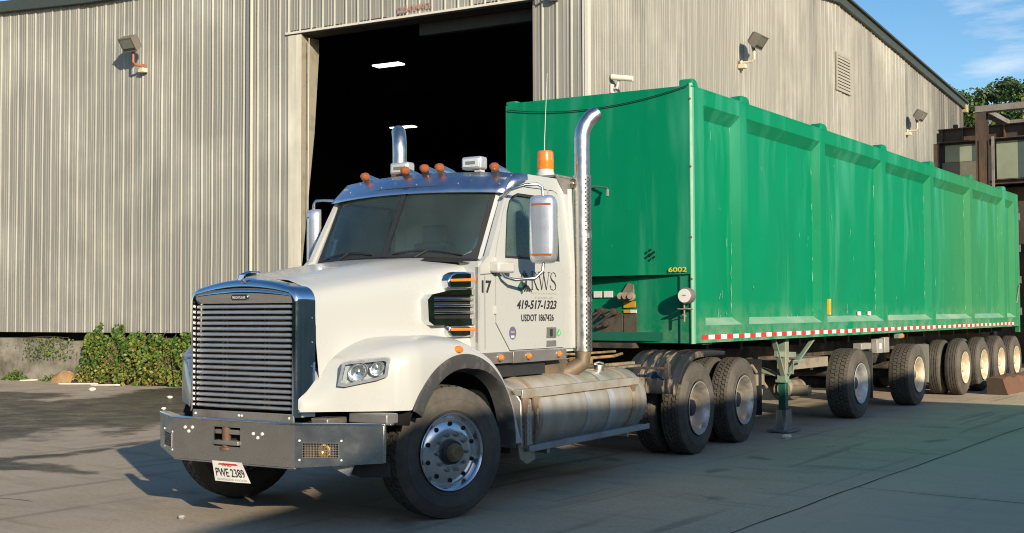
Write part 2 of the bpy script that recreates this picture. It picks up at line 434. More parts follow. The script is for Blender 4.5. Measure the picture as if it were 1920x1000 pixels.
def tyre(kind, parent):
    if kind not in TYRE:
        a = {'steer': (.30, 4, 46, True, .16), 'drive': (.275, 5, 54, True, .22), 'rib': (.275, 5, 40, False, .02), 'wide': (.385, 5, 50, True, .16)}[kind]
        o = tyre_bm(*a).obj('tyre', ['tyre', 'tread'], parent); TYRE[kind] = o.data; return o
    o = bpy.data.objects.new('tyre', TYRE[kind]); COL.objects.link(o); o.parent = parent; return o

def bolts(b, x, rad, n, r, L, nn=6, ph=0.):
    for i in range(n):
        a = 2 * math.pi * i / n + ph; c = Vector((x, rad * math.cos(a), rad * math.sin(a)))
        b.lathe([(-.01, r), (L, r), (L, 0)], c, (1, 0, 0), nn)
def wheel_steer(parent, loc, rz):
    h = .15; b = B()
    rim = [(-h + .04, .30), (-.02, .27), (h - .075, .268), (h - .045, .285), (h - .012, .297), (h, .303), (h + .004, .299), (h - .004, .288), (h - .022, .280), (h - .05, .262), (h - .052, .250)]
    disc = [(h - .038, .235), (h - .022, .19), (h - .016, .165), (h - .014, .10), (h - .02, .088)]
    b.lathe(rim + disc, n=72)
    o = b.obj('wheel', 'steerwheel', parent, loc, rz)
    tyre('steer', o)
    d = B()
    for i in range(10):
        a = 2 * math.pi * (i + .5) / 10; c = Vector((h - .034, .222 * math.cos(a), .222 * math.sin(a)))
        d.lathe([(-.02, .017), (.0065, .017), (.0065, 0)], c + Vector((.006, 0, 0)), (1, -.0, 0), 14)
    d.obj('vent_holes', 'dark', o)
    n = B(); bolts(n, h - .02, .142, 10, .019, .020); bolts(n, h - .012, .142, 10, .014, .026, 10); n.obj('lug_nuts', 'greymetal', o, bevel=.003)
    k = B(); k.lathe([(h - .05, .093), (h + .015, .092), (h + .022, .084), (h + .022, .074)], n=40)
    k.mi = 1; k.lathe([(h + .018, .075), (h + .045, .07), (h + .075, .058), (h + .082, .05), (h + .078, .035), (h + .078, 0)], n=36)
    k.obj('hub', ['black', 'pipe_brown'], o)
    return o
MT['pipe_brown'] = mat('brown_hub_cap', (.25, .17, .085), .35, .3, .2, 9)
def wheel_dish(parent, loc, rz, m='dish', W=.275, kind='drive', hubm='black', depth=.20, lugs='greymetal', hublen=.12):
    h = W / 2; b = B(); f = h - depth
    b.lathe([(-h + .03, .30), (-h + .05, .26), (f - .02, .255), (h - .06, .262), (h - .03, .284), (h - .008, .292), (h, .302), (h + .007, .300), (h + .006, .290),
             (h - .012, .280), (h - .03, .268), (h - .06, .256), (h - .10, .25), (f + .03, .242), (f + .008, .225), (f, .20), (f - .004, .12), (f, .11)], n=64)
    o = b.obj('wheel', m, parent, loc, rz)
    tyre(kind, o)
    d = B()
    for i in range(10):
        a = 2 * math.pi * i / 10; c = Vector((f + .0, .205 * math.cos(a), .205 * math.sin(a)))
        d.lathe([(-.01, .021), (.007, .021), (.007, 0)], c, (1, 0, 0), 12)
    d.obj('vent_holes', 'dark', o)
    k = B(); k.lathe([(f - .03, .112), (f + hublen * .55, .108), (f + hublen * .62, .098), (f + hublen, .09), (f + hublen + .005, .08), (f + hublen, 0)], n=36)
    bolts(k, f, .142, 10, .018, .035)
    k.obj('hub', hubm, o)
    return o
MT['alum_slat'] = mat('grille_bar_metal', (.66, .64, .62), .38, .85, .08, 6, rvar=.08)
MT['alum_bright'] = mat('bright_aluminium', (.68, .67, .65), .28, 1., .08, 6)
MT['brownbox'] = mat('fog_housing', (.16, .11, .06), .6, .1, .3, 12)
MT['fogglass'] = glass('fog_cover', (.95, .85, .5))
MT['elbow'] = mat('sooty_exhaust', (.13, .10, .07), .6, .3, .25, 5, dirt=(.24, .17, .10), damt=(.4, .7))
MT['amber_strip'] = mat('amber_strip_lens', (.62, .22, .035), .35, 0, .1, 20, coat=.3)
MT['rustyellow'] = mat('yellowed_fittings', (.30, .20, .08), .75, 0, .35, 7, dirt=(.10, .07, .04), damt=(.45, .65), dscale=6)
MT['ruststrap'] = mat('rusty_strap', (.44, .37, .27), .6, .4, .25, 8, dirt=(.33, .22, .12), damt=(.45, .7), dscale=6)
MT['band'] = mat('rubbed_bright_band', (.56, .565, .57), .45, .5, .1, 6, dirt=(.45, .40, .32), damt=(.5, .75), dscale=5)
MT['step'] = mat('scuffed_step', (.42, .40, .35), .5, .3, .2, 5, dirt=(.30, .22, .12), damt=(.46, .72), dscale=4)
MT['stepgrey'] = mat('grey_step', (.36, .37, .38), .5, .3, .15, 6, dirt=(.22, .2, .17), damt=(.5, .75))
MT['dustymetal'] = mat('dusty_steel', (.30, .255, .19), .75, .1, .25, 6, dirt=(.12, .09, .06), damt=(.5, .7))
MT['dash'] = mat('dash_top', (.16, .20, .19), .6, 0, .2, 5)
MT['rust_dark'] = mat('oily_fittings', (.07, .05, .035), .6, .3, .3, 8)
MT['greybox'] = mat('grey_toolbox', (.36, .35, .32), .5, .2, .15, 6, dirt=(.22, .19, .14), damt=(.5, .75))
MT['greenleg2'] = mat('dark_green_leg', (.01, .10, .065), .45, 0, .2, 5, dirt=(.15, .17, .13), damt=(.55, .8))
MT['flap'] = mat('dark_grey_flap', (.06, .06, .06), .7, 0, .2, 5, dirt=(.18, .16, .13), damt=(.5, .8))
MT['flap2'] = mat('dusty_green_grey_flap', (.22, .24, .20), .7, 0, .2, 5, dirt=(.32, .29, .22), damt=(.5, .8))
MT['trimpale'] = mat('pale_metal_trim', (.60, .57, .49), .5, 0, .1, 3, stretch=(1, 1, .3))
MT['trimpale2'] = mat('pale_conduit', (.52, .49, .40), .5, 0, .1, 3)
MT['trimgrey'] = mat('grey_metal_trim', (.22, .215, .20), .55, 0, .15, 3, stretch=(1, 1, .3))
MT['jamb2'] = mat('tan_column', (.27, .25, .195), .7, 0, .12, 4, dirt=(.18, .145, .10), damt=(.5, .75), dscale=3)
MT['soffit'] = mat('dark_soffit', (.035, .035, .033), .7, 0, .15, 3)
MT['void'] = mat('shaded_hall_black', (.006, .006, .006), .95, 0, .1, 3)
MT['fadedred'] = mat('faded_red_lettering', (.42, .17, .13), .7, 0, .2, 9, dirt=(.40, .33, .28), damt=(.5, .7), dscale=14)
MT['yellowed'] = mat('yellowed_flashing', (.40, .33, .16), .6, 0, .2, 5)
MT['camwhite'] = mat('cream_plastic', (.72, .68, .55), .45, 0, .06, 5)
MT['stems'] = mat('dry_stems', (.10, .075, .045), .9, 0, .3, 9)
MT['rustbeam'] = mat('rusted_beam', (.15, .075, .04), .85, 0, .3, 5, dirt=(.13, .07, .045), damt=(.45, .65), dscale=4, bmp=.4)
_m, _nt, _b = nodes('lit_lamp'); _b.inputs['Emission Color'].default_value = (1, .97, .92, 1); _b.inputs['Emission Strength'].default_value = 3.; MT['lit'] = _m
MT['grimepanel'] = mat('grimy_green_grey_sheet', (.13, .13, .10), .6, 0, .2, 2, dirt=(.22, .22, .16), damt=(.5, .8), dscale=1.2)
SKY_STRENGTH, SUN_STRENGTH, EXPOSURE = .124, 4.8, .42
MT['bowl'] = mat('lamp_bowl', (.82, .83, .84), .22, .9, .04, 20)
MT['bowl2'] = mat('lamp_reflector_back', (.62, .66, .72), .30, .8, .06, 12)
MT['rustbr'] = mat('brown_bracket', (.20, .13, .08), .75, .2, .3, 9, dirt=(.34, .28, .2), damt=(.5, .75))
MT['silver'] = mat('silver_lamp_shell', (.60, .61, .63), .38, .55, .04, 8)
MT['pinrust'] = mat('brown_pin', (.15, .085, .05), .7, .2, .3, 12)
MT['steerwheel'] = mat('polished_wheel', (.72, .73, .75), .22, .92, .05, 8, rvar=.06)
MT['alum2'] = mat('tread_plate', (.48, .46, .42), .42, .5, .1, 6, dirt=(.34, .28, .2), damt=(.5, .8))
MT['louvre'] = mat('louvre_sheet', (.33, .31, .26), .6, 0, .15, 5)
MT['dish2'] = mat('silver_wheel', (.62, .61, .59), .42, .4, .12, 8, dirt=(.34, .30, .24), damt=(.5, .8), dscale=7)
MT['seam'] = mat('panel_seam', (.12, .115, .10), .8, 0, .1, 5)
MT['tandeck'] = mat('dusty_deck', (.30, .235, .155), .8, 0, .25, 5, dirt=(.10, .075, .045), damt=(.46, .66), dscale=5)
MT['bezel'] = mat('bright_bezel', (.66, .68, .71), .26, .7, .04, 8)
MT['greendust'] = mat('dusty_green_ledge', (.15, .34, .22), .7, 0, .2, 2.5, dirt=(.30, .40, .29), damt=(.42, .7), dscale=3, stretch=(1, .5, 1))
MT['chips'] = mat('chipped_paint', (.26, .46, .33), .7, 0, .2, 9)

# ------------------------------------------------------------------ the tractor unit
PH = .05987
T = thing('semi_tractor', 'white day cab tractor unit with chrome grille and steel bumper, coupled to the green trailer', 'truck', (0, .9, 0), PH)

# --- hood
HW = [(-6.66, .585), (-6.5, .612), (-6.2, .665), (-5.8, .735), (-5.4, .815), (-5.1, .875), (-4.86, .925)]
ZS = [(-6.66, 1.775), (-6.5, 1.80), (-6.2, 1.85), (-5.8, 1.91), (-5.4, 1.965), (-5.1, 2.01), (-4.86, 2.05)]
ZT = [(-6.66, 1.865), (-6.5, 1.90), (-6.2, 1.95), (-5.8, 2.01), (-5.4, 2.06), (-5.1, 2.09), (-4.86, 2.105)]
def hood_bot(y): return lerp([(-6.45, .93), (-6.3, 1.25), (-5.3, 1.28), (-5.0, 1.08), (-4.86, .90)], y)
def hood_half(y):
    w = spl(HW, y); zs = spl(ZS, y); zt = spl(ZT, y); c = .02 if y > -6.55 else .004
    return [(0, zt), (.25 * w, zt - .001), (.47 * w, zt - .005), (.55 * w, zt - c - .006), (.75 * w, zs + (zt - c - zs) * .5), (.88 * w, zs + .004), (.95 * w, zs - .025), (.985 * w, zs - .07),
            (1.0 * w, zs - .14), (1.008 * w, zs - .25), (1.012 * w, 1.52), (1.015 * w, 1.40)] + [(w * (1.015 + .03 * j), 1.40 + (hood_bot(y) - 1.40) * j / 3) for j in (1, 2, 3)]
b = B(); rows = []
for i in range(37):
    y = -6.605 + 1.745 * i / 36
    hp = hood_half(y)
    rows.append([(-x, y, z) for x, z in reversed(hp[1:])] + [(x, y, z) for x, z in hp])
b.grid(rows)
b.obj('hood', 'white', T, smooth=50)

# --- fenders
XO = [(-6.75, .575), (-6.68, .66), (-6.60, .76), (-6.50, .90), (-6.40, 1.03), (-6.31, 1.135), (-6.22, 1.195), (-6.1, 1.222), (-4.6, 1.225)]
FT = [(-6.75, .985), (-6.69, 1.03), (-6.60, 1.14), (-6.50, 1.255), (-6.40, 1.325), (-6.25, 1.385), (-6.05, 1.425), (-5.80, 1.438), (-5.55, 1.428), (-5.3, 1.36), (-5.1, 1.27), (-4.95, 1.155), (-4.85, 1.03), (-4.76, .87), (-4.70, .70), (-4.66, .50)]
AC = (-5.55, .52, .755)
def zlip(y):
    d = y - AC[0]
    if y < -6.27: return .885
    if abs(d) < AC[2]:
        z = AC[1] + math.sqrt(AC[2]**2 - d * d)
        return max(z, .885) if d < 0 else max(z, .5)
    return .5
def fender_rows(y):
    xo = lerp(XO, y) if y < -6.22 else spl(XO, y); zt = spl(FT, y); zl = min(zlip(y), zt - .006); xi = .55
    hgt = zt - zl; w = xo - xi
    nose = max(0, min(1, (-6.1 - y) / .5))
    sh = min(.5, .13 / max(w, .2))
    return [(xi, zt - .02 + .03 * (1 - nose)), (xi + w * .35, zt - .008), (xi + w * (1 - sh * 1.9), zt), (xi + w * (1 - sh), zt - min(.018, hgt * .2)), (xi + w * (1 - sh * .45), zt - min(.05, hgt * .32)), (xi + w * (1 - sh * .12), zt - min(.10, hgt * .5)),
            (xo, zt - min(.17, hgt * .75)), (xo + .004, (zt - min(.17, hgt * .75)) * .4 + zl * .6), (xo + .003, zl), (xo - .03, zl + .004)]
def fender_bm():
    b = B(); ys = [-6.75 + i * .02 for i in range(0, 105)]
    rows = [[(x, y, z) for x, z in fender_rows(y)] for y in ys]
    y0 = -6.75
    rows.insert(0, [(x, y0 - .002, .885 + (z - .885) * .2) for x, z in fender_rows(y0)])
    # close the underside of the nose
    b.grid(rows); return b
def flare_bm():
    """dark lip round the wheel arch"""
    b = B(); rows = []
    for i in range(49):
        a = 152 - (152 + 4) * i / 48
        c, s_ = math.cos(R(a)), math.sin(R(a)); rr = []
        wide = .125 if a > 80 else .125 - .085 * min(1, (80 - a) / 40)
        for x, dr in ((1.10, -wide - .02), (1.20, -wide), (1.236, -wide + .012), (1.243, -wide * .5), (1.240, -.004), (1.222, .004)):
            r = AC[2] + dr + .01
            rr.append((x, AC[0] + r * c, AC[1] + r * s_))
        rows.append(rr)
    b.grid(rows); return b
def liner_bm():
    b = B(); rows = []
    for i in range(33):
        a = 160 - 168 * i / 32
        rows.append([(x, AC[0] + (AC[2] - .02 - .02 * (x < 1)) * math.cos(R(a)), AC[1] + (AC[2] - .02) * math.sin(R(a))) for x in (1.2, 1.1, .8, .62)])
    b.grid(rows)
    b.box((.45, -6.33, .72), (.62, -4.85, 1.28)); return b
for sgn in (1, -1):
    b = fender_bm(); 
    if sgn < 0: mirror_x(b.bm)
    fe = b.obj('fender', 'white', T, smooth=45)
    b = flare_bm()
    if sgn < 0: mirror_x(b.bm)
    b.obj('wheel_arch_flare', 'rubber', fe, smooth=40)
    b = liner_bm()
    if sgn < 0: mirror_x(b.bm)
    b.obj('arch_liner', 'dark', fe)
    # side marker lamp on the fender
    b = B(); b.lathe([(0, .042), (.010, .042), (.022, .034), (.028, .018), (.03, 0)], (0, 0, 0), (1, 0, .12), 24)
    for v in b.bm.verts: v.co = Vector((1.215 + v.co.x, -5.617 + v.co.y * 1.25, 1.322 + v.co.z * .72))
    if sgn < 0: mirror_x(b.bm)
    b.obj('side_marker', 'amber', T)

# --- headlights: a swept chrome bezel with two round bowls under a clear cover
def headlight(sgn):
    # local frame: u along the lamp (inner to outer), v up, d outward
    O = Vector((.80 if sgn > 0 else .765, -6.575, 1.085)); U = Vector((.305, .235, .005)); Lu = U.length; U.normalize()
    V = Vector((.06, .015, .18)); V = (V - U * V.dot(U)); Lv = V.length; V.normalize(); Dn = U.cross(V); Dn = -Dn if Dn.y > 0 else Dn
    def fn(u, v, d):
        p = O + U * (u + .25 * v - .06 * v * 0) + V * v + Dn * (d + (.010 if sgn > 0 else -.022) - .10 * (u / Lu - .5)**2 * .5)
        return Vector((sgn * p.x, p.y, p.z))
    W, H = Lu, .19
    outer = [(-.01, -.005), (.05, -.012), (.28, .035), (.345, .06), (.335, .19), (.30, .2), (.03, .178), (-.012, .165)]
    inner = [(.012, .018), (.055, .012), (.272, .055), (.318, .075), (.312, .168), (.29, .178), (.04, .158), (.012, .15)]
    b = B(); b.plate(outer, [inner], fn, -.03, .03)
    h = b.obj('headlight', 'bezel', T, bevel=.006)
    b = B(); b.prism(inner, fn, -.03, -.022); b.obj('lamp_reflector', 'bowl2', h)
    b = B()
    for (cu, cv, r) in ((.118, .094, .074), (.252, .118, .057)):
        rows = []
        for k, (rr, dd) in enumerate(((1.0, .012), (.93, .018), (.86, .012), (.7, -.006), (.45, -.014), (.18, -.017), (.15, .0), (0.02, .004))):
            rows.append([fn(cu + r * rr * math.cos(t * math.pi / 14), cv + r * rr * math.sin(t * math.pi / 14), dd) for t in range(28)])
        b.grid(rows, True)
    b.obj('bulb_bowl', 'bowl', h, split=True)
    b = B(); b.prism([(.016, .03), (.045, .025), (.06, .09), (.045, .14), (.016, .14)], fn, -.018, .0); b.obj('turn_signal', 'lens', h, bevel=.004)
    b = B(); b.prism(inner, fn, .016, .02); b.obj('clear_cover', 'clear', h)
headlight(1); headlight(-1)

# --- chrome radiator surround
def sur(w, z0, zc, zt, r, n=10):
    pts = [(-w, z0)]
    pts += [(-w + r - r * math.cos(R(90 * i / 6)), zc - r + r * math.sin(R(90 * i / 6))) for i in range(7)]
    pts += [(-w + r + (2 * (w - r)) * i / n, zc + (zt - zc) * (1 - (1 - 2 * i / n)**2)) for i in range(1, n)]
    pts += [(w - r + r * math.sin(R(90 * i / 6)), zc - r + r * math.cos(R(90 * i / 6))) for i in range(7)]
    pts += [(w, z0)]; return pts
O1 = sur(.558, .845, 1.815, 1.872, .11); O0 = sur(.540, .845, 1.797, 1.853, .10); I0 = sur(.517, .875, 1.768, 1.815, .05); I1 = sur(.512, .875, 1.762, 1.81, .05)
O2 = sur(.605, .845, 1.82, 1.887, .12); O1b = sur(.566, .845, 1.82, 1.880, .11)
b = B()
b.grid([[(x, y, z) for x, z in L] for L, y in ((O2, -6.615), (O1b, -6.715), (O1, -6.752), (O0, -6.772), (I0, -6.772), (I1, -6.70))])
g = b.obj('grille_surround', 'chrome', T, smooth=55)
# rivets down the driver's side
b = B()
for z in (1.05, 1.22, 1.40, 1.58): b.lathe([(0, .009), (.006, .007), (.008, 0)], (.592, -6.64, z), (1, .2, 0), 8)
b.obj('rivet', 'chrome', g, split=True)
b = B(); rows = []
for x in [-.5 + i * .1 for i in range(11)]:
    rows.append([(x, -6.742 - .012 * (1 - (x / .5)**2) - .024 * (math.sin(math.pi / 2 * q / .78) if q < .78 else math.cos(math.pi / 2 * (q - .78) / .3)), 1.693 + (.072 + .045 * (1 - (x / .5)**2)) * q) for q in (0, .15, .3, .45, .6, .75, .9, 1)])
b.grid(rows); b.obj('header_plate', 'chrome', g)
# badge with the maker's name
b = B(); b.prism([(x * 1.0, z) for x, z in rrect(-.105, 1.713, .075, 1.762, .024, 6)], lambda u, v, d: (u, -6.768 - d, v), 0, .012)
bd = b.obj('badge', 'chrome', T, bevel=.003)
b = B(); b.prism(rrect(-.098, 1.719, .068, 1.756, .018, 6), lambda u, v, d: (u, -6.7805 - d, v), 0, .003); b.obj('badge_field', 'ink', bd)
text('badge_lettering', 'FREIGHTLINER', 'refl_white', bd, (-.084, -6.7845, 1.728), (1, 0, 0), (0, 0, 1), .138, .019)
# grille slats in front of the dark radiator
b = B()
for i in range(19):
    z = .902 + i * .0425
    rows = [[(x, -6.735 - .018 * (1 - (x / .52)**2) + dy, z + dz) for dy, dz in ((.022, -.008), (.0, -.012), (-.009, -.004), (-.007, .009), (.006, .014), (.03, .010))] for x in [-.505 + j * .101 for j in range(11)]]
    b.grid(rows)
b.obj('grille_slats', 'alum_slat', g, smooth=50)
b = B()
for x in (-.25, -.21, .19, .23): b.box((x - .008, -6.715, .88), (x + .008, -6.70, 1.70))
for x in (-.23, .21):
    for i in range(19): b.lathe([(-.02, .008), (.02, .008)], (x, -6.72, .902 + i * .0425), (0, 1, 0), 6)
b.obj('slat_supports', 'frame', g)
b = B(); b.box((-.52, -6.66, .86), (.52, -6.64, 1.80)); b.obj('radiator', 'dark', g)
b = B(); b.box((-.52, -6.772, .80), (.53, -6.752, .868)); bp = b.obj('grille_sill', 'greymetal', T, bevel=.004)
b = B()
for x in (-.485, -.02, .01, .49): b.lathe([(0, .010), (.006, .008), (.007, 0)], (x, -6.772, .838), (0, -1, 0), 8)
b.obj('rivet', 'refl_white', bp, split=True)
# hood ornament
b = B()
b.grid([[(-.018, -6.80, 1.868), (.0, -6.815, 1.868), (.018, -6.80, 1.868)], [(-.03, -6.76, 1.915), (0, -6.80, 1.915), (.03, -6.76, 1.915)], [(-.028, -6.68, 1.935), (0, -6.70, 1.945), (.028, -6.68, 1.935)], [(-.012, -6.58, 1.93), (0, -6.58, 1.945), (.012, -6.58, 1.93)]])
b.box((-.02, -6.79, 1.862), (.02, -6.55, 1.885)); b.box((-.012, -6.74, 1.88), (.012, -6.62, 1.93))
b.obj('hood_ornament', 'chrome', T, bevel=.004)

# --- front bumper
BE = {1: Vector((1.215, -6.575)), -1: Vector((1.07, -6.60))}
def bump_fn(kind):
    if kind == 0: return lambda u, v, d: (u, -6.865 + d, v)
    a = Vector((.63, -6.865)); e = BE[kind]; t = (e - a).normalized(); n = Vector((-t.y, t.x))
    return lambda u, v, d: (kind * (a.x + t.x * u + n.x * d), a.y + t.y * u + n.y * d, v)
b = B()
b.plate([(-.63, .492), (.63, .492), (.63, .80), (-.63, .80)], [[(-.19, .61), (.085, .61), (.085, .755), (-.19, .755)]], bump_fn(0), 0, .012)
for k in (1, -1):
    ex, ey = BE[k]; Lw = (BE[k] - Vector((.63, -6.865))).length
    b.plate([(0, .492), (Lw, .53), (Lw, .80), (0, .80)], [[(.055, .565), (.325, .565), (.325, .675), (.055, .675)]], bump_fn(k), 0, .012)
    b.box((k * ex - .006, ey, .53), (k * ex + .006, ey + .03, .80))
    # rolled edges
    pts = [(k * .63, -6.862, .80), (k * (ex - .003), ey + .003, .80), (k * (ex - .003), ey + .04, .80)]
    for p, q in zip(pts, pts[1:]): b.bar((p[0], p[1] + .035, p[2] + .006), (q[0] - (k * .03 if q[1] > -6.5 else 0), q[1] + .035, q[2] + .006), .085, .014)
b.box((-.63, -6.868, .80), (.63, -6.78, .813)); b.box((-.63, -6.862, .478), (.63, -6.80, .491))
bu = b.obj('bumper', 'steelbump', T, bevel=.004)
b = B(); b.tube([(-1.065, -6.607, .812), (-.63, -6.872, .812), (.63, -6.872, .812), (1.21, -6.582, .812)], .007, 8); b.obj('bumper_edge', 'chrome', bu)
b = B(); b.box((-.21, -6.80, .59), (.105, -6.70, .775)); b.obj('tow_recess', 'dark', bu)
b = B(); b.box((-.185, -6.858, .700), (.08, -6.78, .735)); b.box((-.185, -6.885, .622), (.08, -6.78, .655)); b.obj('tow_bracket', 'greymetal', bu, bevel=.006)
b = B(); b.lathe([(0, .028), (.002, .034), (.15, .034), (.152, .05), (.17, .05), (.172, 0)], (-.075, -6.845, .755), (0, 0, -1), 20); b.obj('tow_pin', 'pinrust', bu)
b = B()
for x, z in ((-.50, .735), (-.42, .738), (-.46, .706), (.22, .72), (.31, .722), (.265, .692)): b.lathe([(0, .013), (.007, .011), (.009, 0)], (x, -6.865, z), (0, -1, 0), 10)
b.obj('bumper_bolt', 'refl_white', bu, split=True)
for k in (1, -1):
    fn = bump_fn(k)
    b = B(); b.prism([(.045, .555), (.335, .555), (.335, .685), (.045, .685)], fn, .09, .10)
    b.prism([(.045, .55), (.335, .55), (.335, .56), (.045, .56)], fn, .014, .09); b.prism([(.045, .68), (.335, .68), (.335, .69), (.045, .69)], fn, .014, .09)
    fl = b.obj('fog_light', 'brownbox', T)
    b = B(); rows = []
    for rr, dd in ((.048, .03), (.046, .045), (.035, .07), (.015, .08), (.002, .08)):
        rows.append([fn(.21 + rr * math.cos(t * math.pi / 10), .612 + rr * math.sin(t * math.pi / 10), dd) for t in range(20)])
    b.grid(rows, True); b.obj('fog_bowl', 'bowl', fl)
    b = B(); b.prism([(.21 + .046 * math.cos(t * math.pi / 10), .612 + .046 * math.sin(t * math.pi / 10)) for t in range(20)], fn, .024, .03); b.obj('fog_lens', 'fogglass', fl)
    b = B()
    for i in range(14): b.prism([(.055 + i * .0207, .565), (.0585 + i * .0207, .565), (.0585 + i * .0207, .675), (.055 + i * .0207, .675)], fn, -.004, .0)
    for i in range(7): b.prism([(.055, .567 + i * .0175), (.327, .567 + i * .0175), (.327, .5705 + i * .0175), (.055, .5705 + i * .0175)], fn, -.006, -.002)
    b.obj('mesh_guard', 'greymetal', fl, smooth=0)
    b = B()
    for u, v in ((.035, .55), (.345, .55), (.035, .69), (.345, .69)):
        p = Vector(fn(u, v, 0)); q = Vector(fn(u, v, -1)); b.lathe([(0, .009), (.006, .007), (.007, 0)], p, q - p, 8)
    b.obj('guard_screw', 'refl_white', fl, split=True)
# licence plate, bent at its lower right corner
b = B(); rows = []
for i in range(9):
    v = i / 8
    rows.append([(-.20 + .31 * u + .04 * (1 - v) * u + .015 * (1 - v), -6.868 - .004 + .05 * max(0, u - .6) * (1 - v) + .02 * (1 - v), .498 - .155 * (1 - v) - .0 * u) for u in [k / 10 for k in range(11)]])
b.grid(rows)
pl = b.obj('license_plate', 'refl_white', T)
def plf(u, v): return Vector((-.20 + .31 * u + .04 * (1 - v) * u + .015 * (1 - v), -6.876 + .05 * max(0, u - .6) * (1 - v) + .02 * (1 - v), .498 - .155 * (1 - v)))
def warp(o, U0, V0, U1, V1):
    for v in o.data.vertices: v.co = plf(U0 + v.co.x * (U1 - U0), V0 + v.co.y * (V1 - V0))
warp(text('plate_number', 'PWE 2389', 'ink', pl, (0, 0, 0), (1, 0, 0), (0, 1, 0), 1, 1, off=.01), .08, .25, .95, .66)
warp(text('plate_state', 'OHIO', 'red', pl, (0, 0, 0), (1, 0, 0), (0, 1, 0), 1, 1, off=.02), .33, .76, .64, .92)
b = B(); b.prism([(0, 0), (1, .0), (.93, 1), (.08, .8)], lambda u, v, d: plf(.18 + .66 * u, .83 + .08 * v) + Vector((0, .0022, 0)) * (1 - d), 0, 1); b.obj('plate_ribbon', 'red', pl)
warp(text('plate_footer', 'BIRTHPLACE OF AVIATION', 'grey_ink', pl, (0, 0, 0), (1, 0, 0), (0, 1, 0), 1, 1), .1, .07, .93, .17)
# bits seen in the gap above and below the bumper
b = B()
for x in (-.06, .09): b.tube([(x - .03, -6.74, .84), (x - .035, -6.76, .80), (x, -6.77, .78), (x + .035, -6.76, .80), (x + .03, -6.74, .85)], .012, 8)
b.obj('tow_shackle', 'rust', T, split=True)
b = B(); b.box((.83, -6.50, .80), (1.19, -6.36, .875)); b.box((.62, -6.68, .79), (.78, -6.45, .84)); b.obj('bumper_bracket', 'greymetal', T, bevel=.01)
b = B(); b.box((-.60, -6.55, .50), (.60, -6.3, .86)); b.box((-.95, -6.45, .55), (.95, -6.38, .82)); b.obj('front_crossmember', 'dark', T)
b = B(); b.prism([(.72, .50), (.97, .505), (.93, .425)], lambda u, v, d: (u, -6.62 + d, v), 0, .02); b.obj('valance_tab', 'refl_white', T)
b = B(); b.prism([(.45, .505), (1.2, .52), (1.2, .42), (.95, .40)], lambda u, v, d: (u, -6.5 + d, v), 0, .03); b.obj('valance', 'black', T)

# ------------------------------------------------------------------ cab
def sx(z):  # half-width of the cab side at height z
    return 1.02 - .055 * max(0, (z - 2.02) / .85)**1.3 if z > 2.02 else 1.02
SIDE = [(-5.0, 1.27), (-5.0, 2.00), (-4.90, 2.085), (-4.86, 2.10), (-4.70, 2.38), (-4.53, 2.665), (-4.46, 2.76), (-4.36, 2.835), (-4.22, 2.875), (-3.48, 2.885), (-3.38, 2.85), (-3.345, 2.78), (-3.335, 1.27)]
DOOR = [(-4.765, 1.52), (-4.765, 2.06), (-4.745, 2.16), (-4.60, 2.50), (-4.50, 2.655), (-4.42, 2.72), (-4.30, 2.755), (-3.68, 2.765), (-3.595, 2.74), (-3.565, 2.66), (-3.565, 1.275), (-4.535, 1.275)]
HOLE = [(-4.605, 2.09), (-4.585, 2.25), (-4.54, 2.50), (-4.49, 2.60), (-4.42, 2.655), (-4.33, 2.685), (-3.70, 2.69), (-3.65, 2.665), (-3.635, 2.61), (-3.635, 2.09)]
def inset(P, d):
    n = len(P); A = sum(P[i][0] * P[(i + 1) % n][1] - P[(i + 1) % n][0] * P[i][1] for i in range(n)); sgn = 1 if A > 0 else -1; out = []
    for i in range(n):
        p0 = Vector(P[i - 1]); p1 = Vector(P[i]); p2 = Vector(P[(i + 1) % n])
        e1 = (p1 - p0).normalized(); e2 = (p2 - p1).normalized()
        n1 = Vector((-e1.y, e1.x)) * sgn; n2 = Vector((-e2.y, e2.x)) * sgn
        m = (n1 + n2).normalized(); out.append(tuple(p1 + m * d / max(.4, m.dot(n1))))
    return out
def side_fn(k): return lambda u, v, d: (k * (sx(v) - d), u, v)
def subd(P, step=.09):
    out = []
    for i in range(len(P)):
        a = Vector(P[i]); c = Vector(P[(i + 1) % len(P)]); n = max(1, int((c - a).length / step))
        out += [tuple(a + (c - a) * j / n) for j in range(n)]
    return out
ROOF = [(-4.45, 2.775), (-4.415, 2.815), (-4.33, 2.862), (-4.20, 2.905), (-3.9, 2.93), (-3.5, 2.92), (-3.385, 2.87), (-3.345, 2.78)]
b = B()
for k in (1, -1): b.plate(subd(SIDE), [subd(DOOR)], side_fn(k), 0, .05)
rows = []
for y, z in ROOF:
    rw = []
    for i in range(-12, 13):
        t = i / 12; bow = -.13 * (1 - t * t) if y < -4.3 else (-.13 * (1 - t * t) * max(0, (-4.2 - y) / .1) if y < -4.2 else 0)
        drop = .045 * abs(t)**8 + .02 * t * t
        rw.append((t * sx(z), y + bow, z - drop))
    rows.append(rw)
b.grid(rows)
b.box((-.98, -3.40, 1.27), (.98, -3.34, 2.80)); b.box((-1.0, -5.0, 1.24), (1.0, -3.34, 1.29))
b.box((-1.0, -5.0, 1.29), (-.80, -4.93, 2.05)); b.box((.80, -5.0, 1.29), (1.0, -4.93, 2.05))
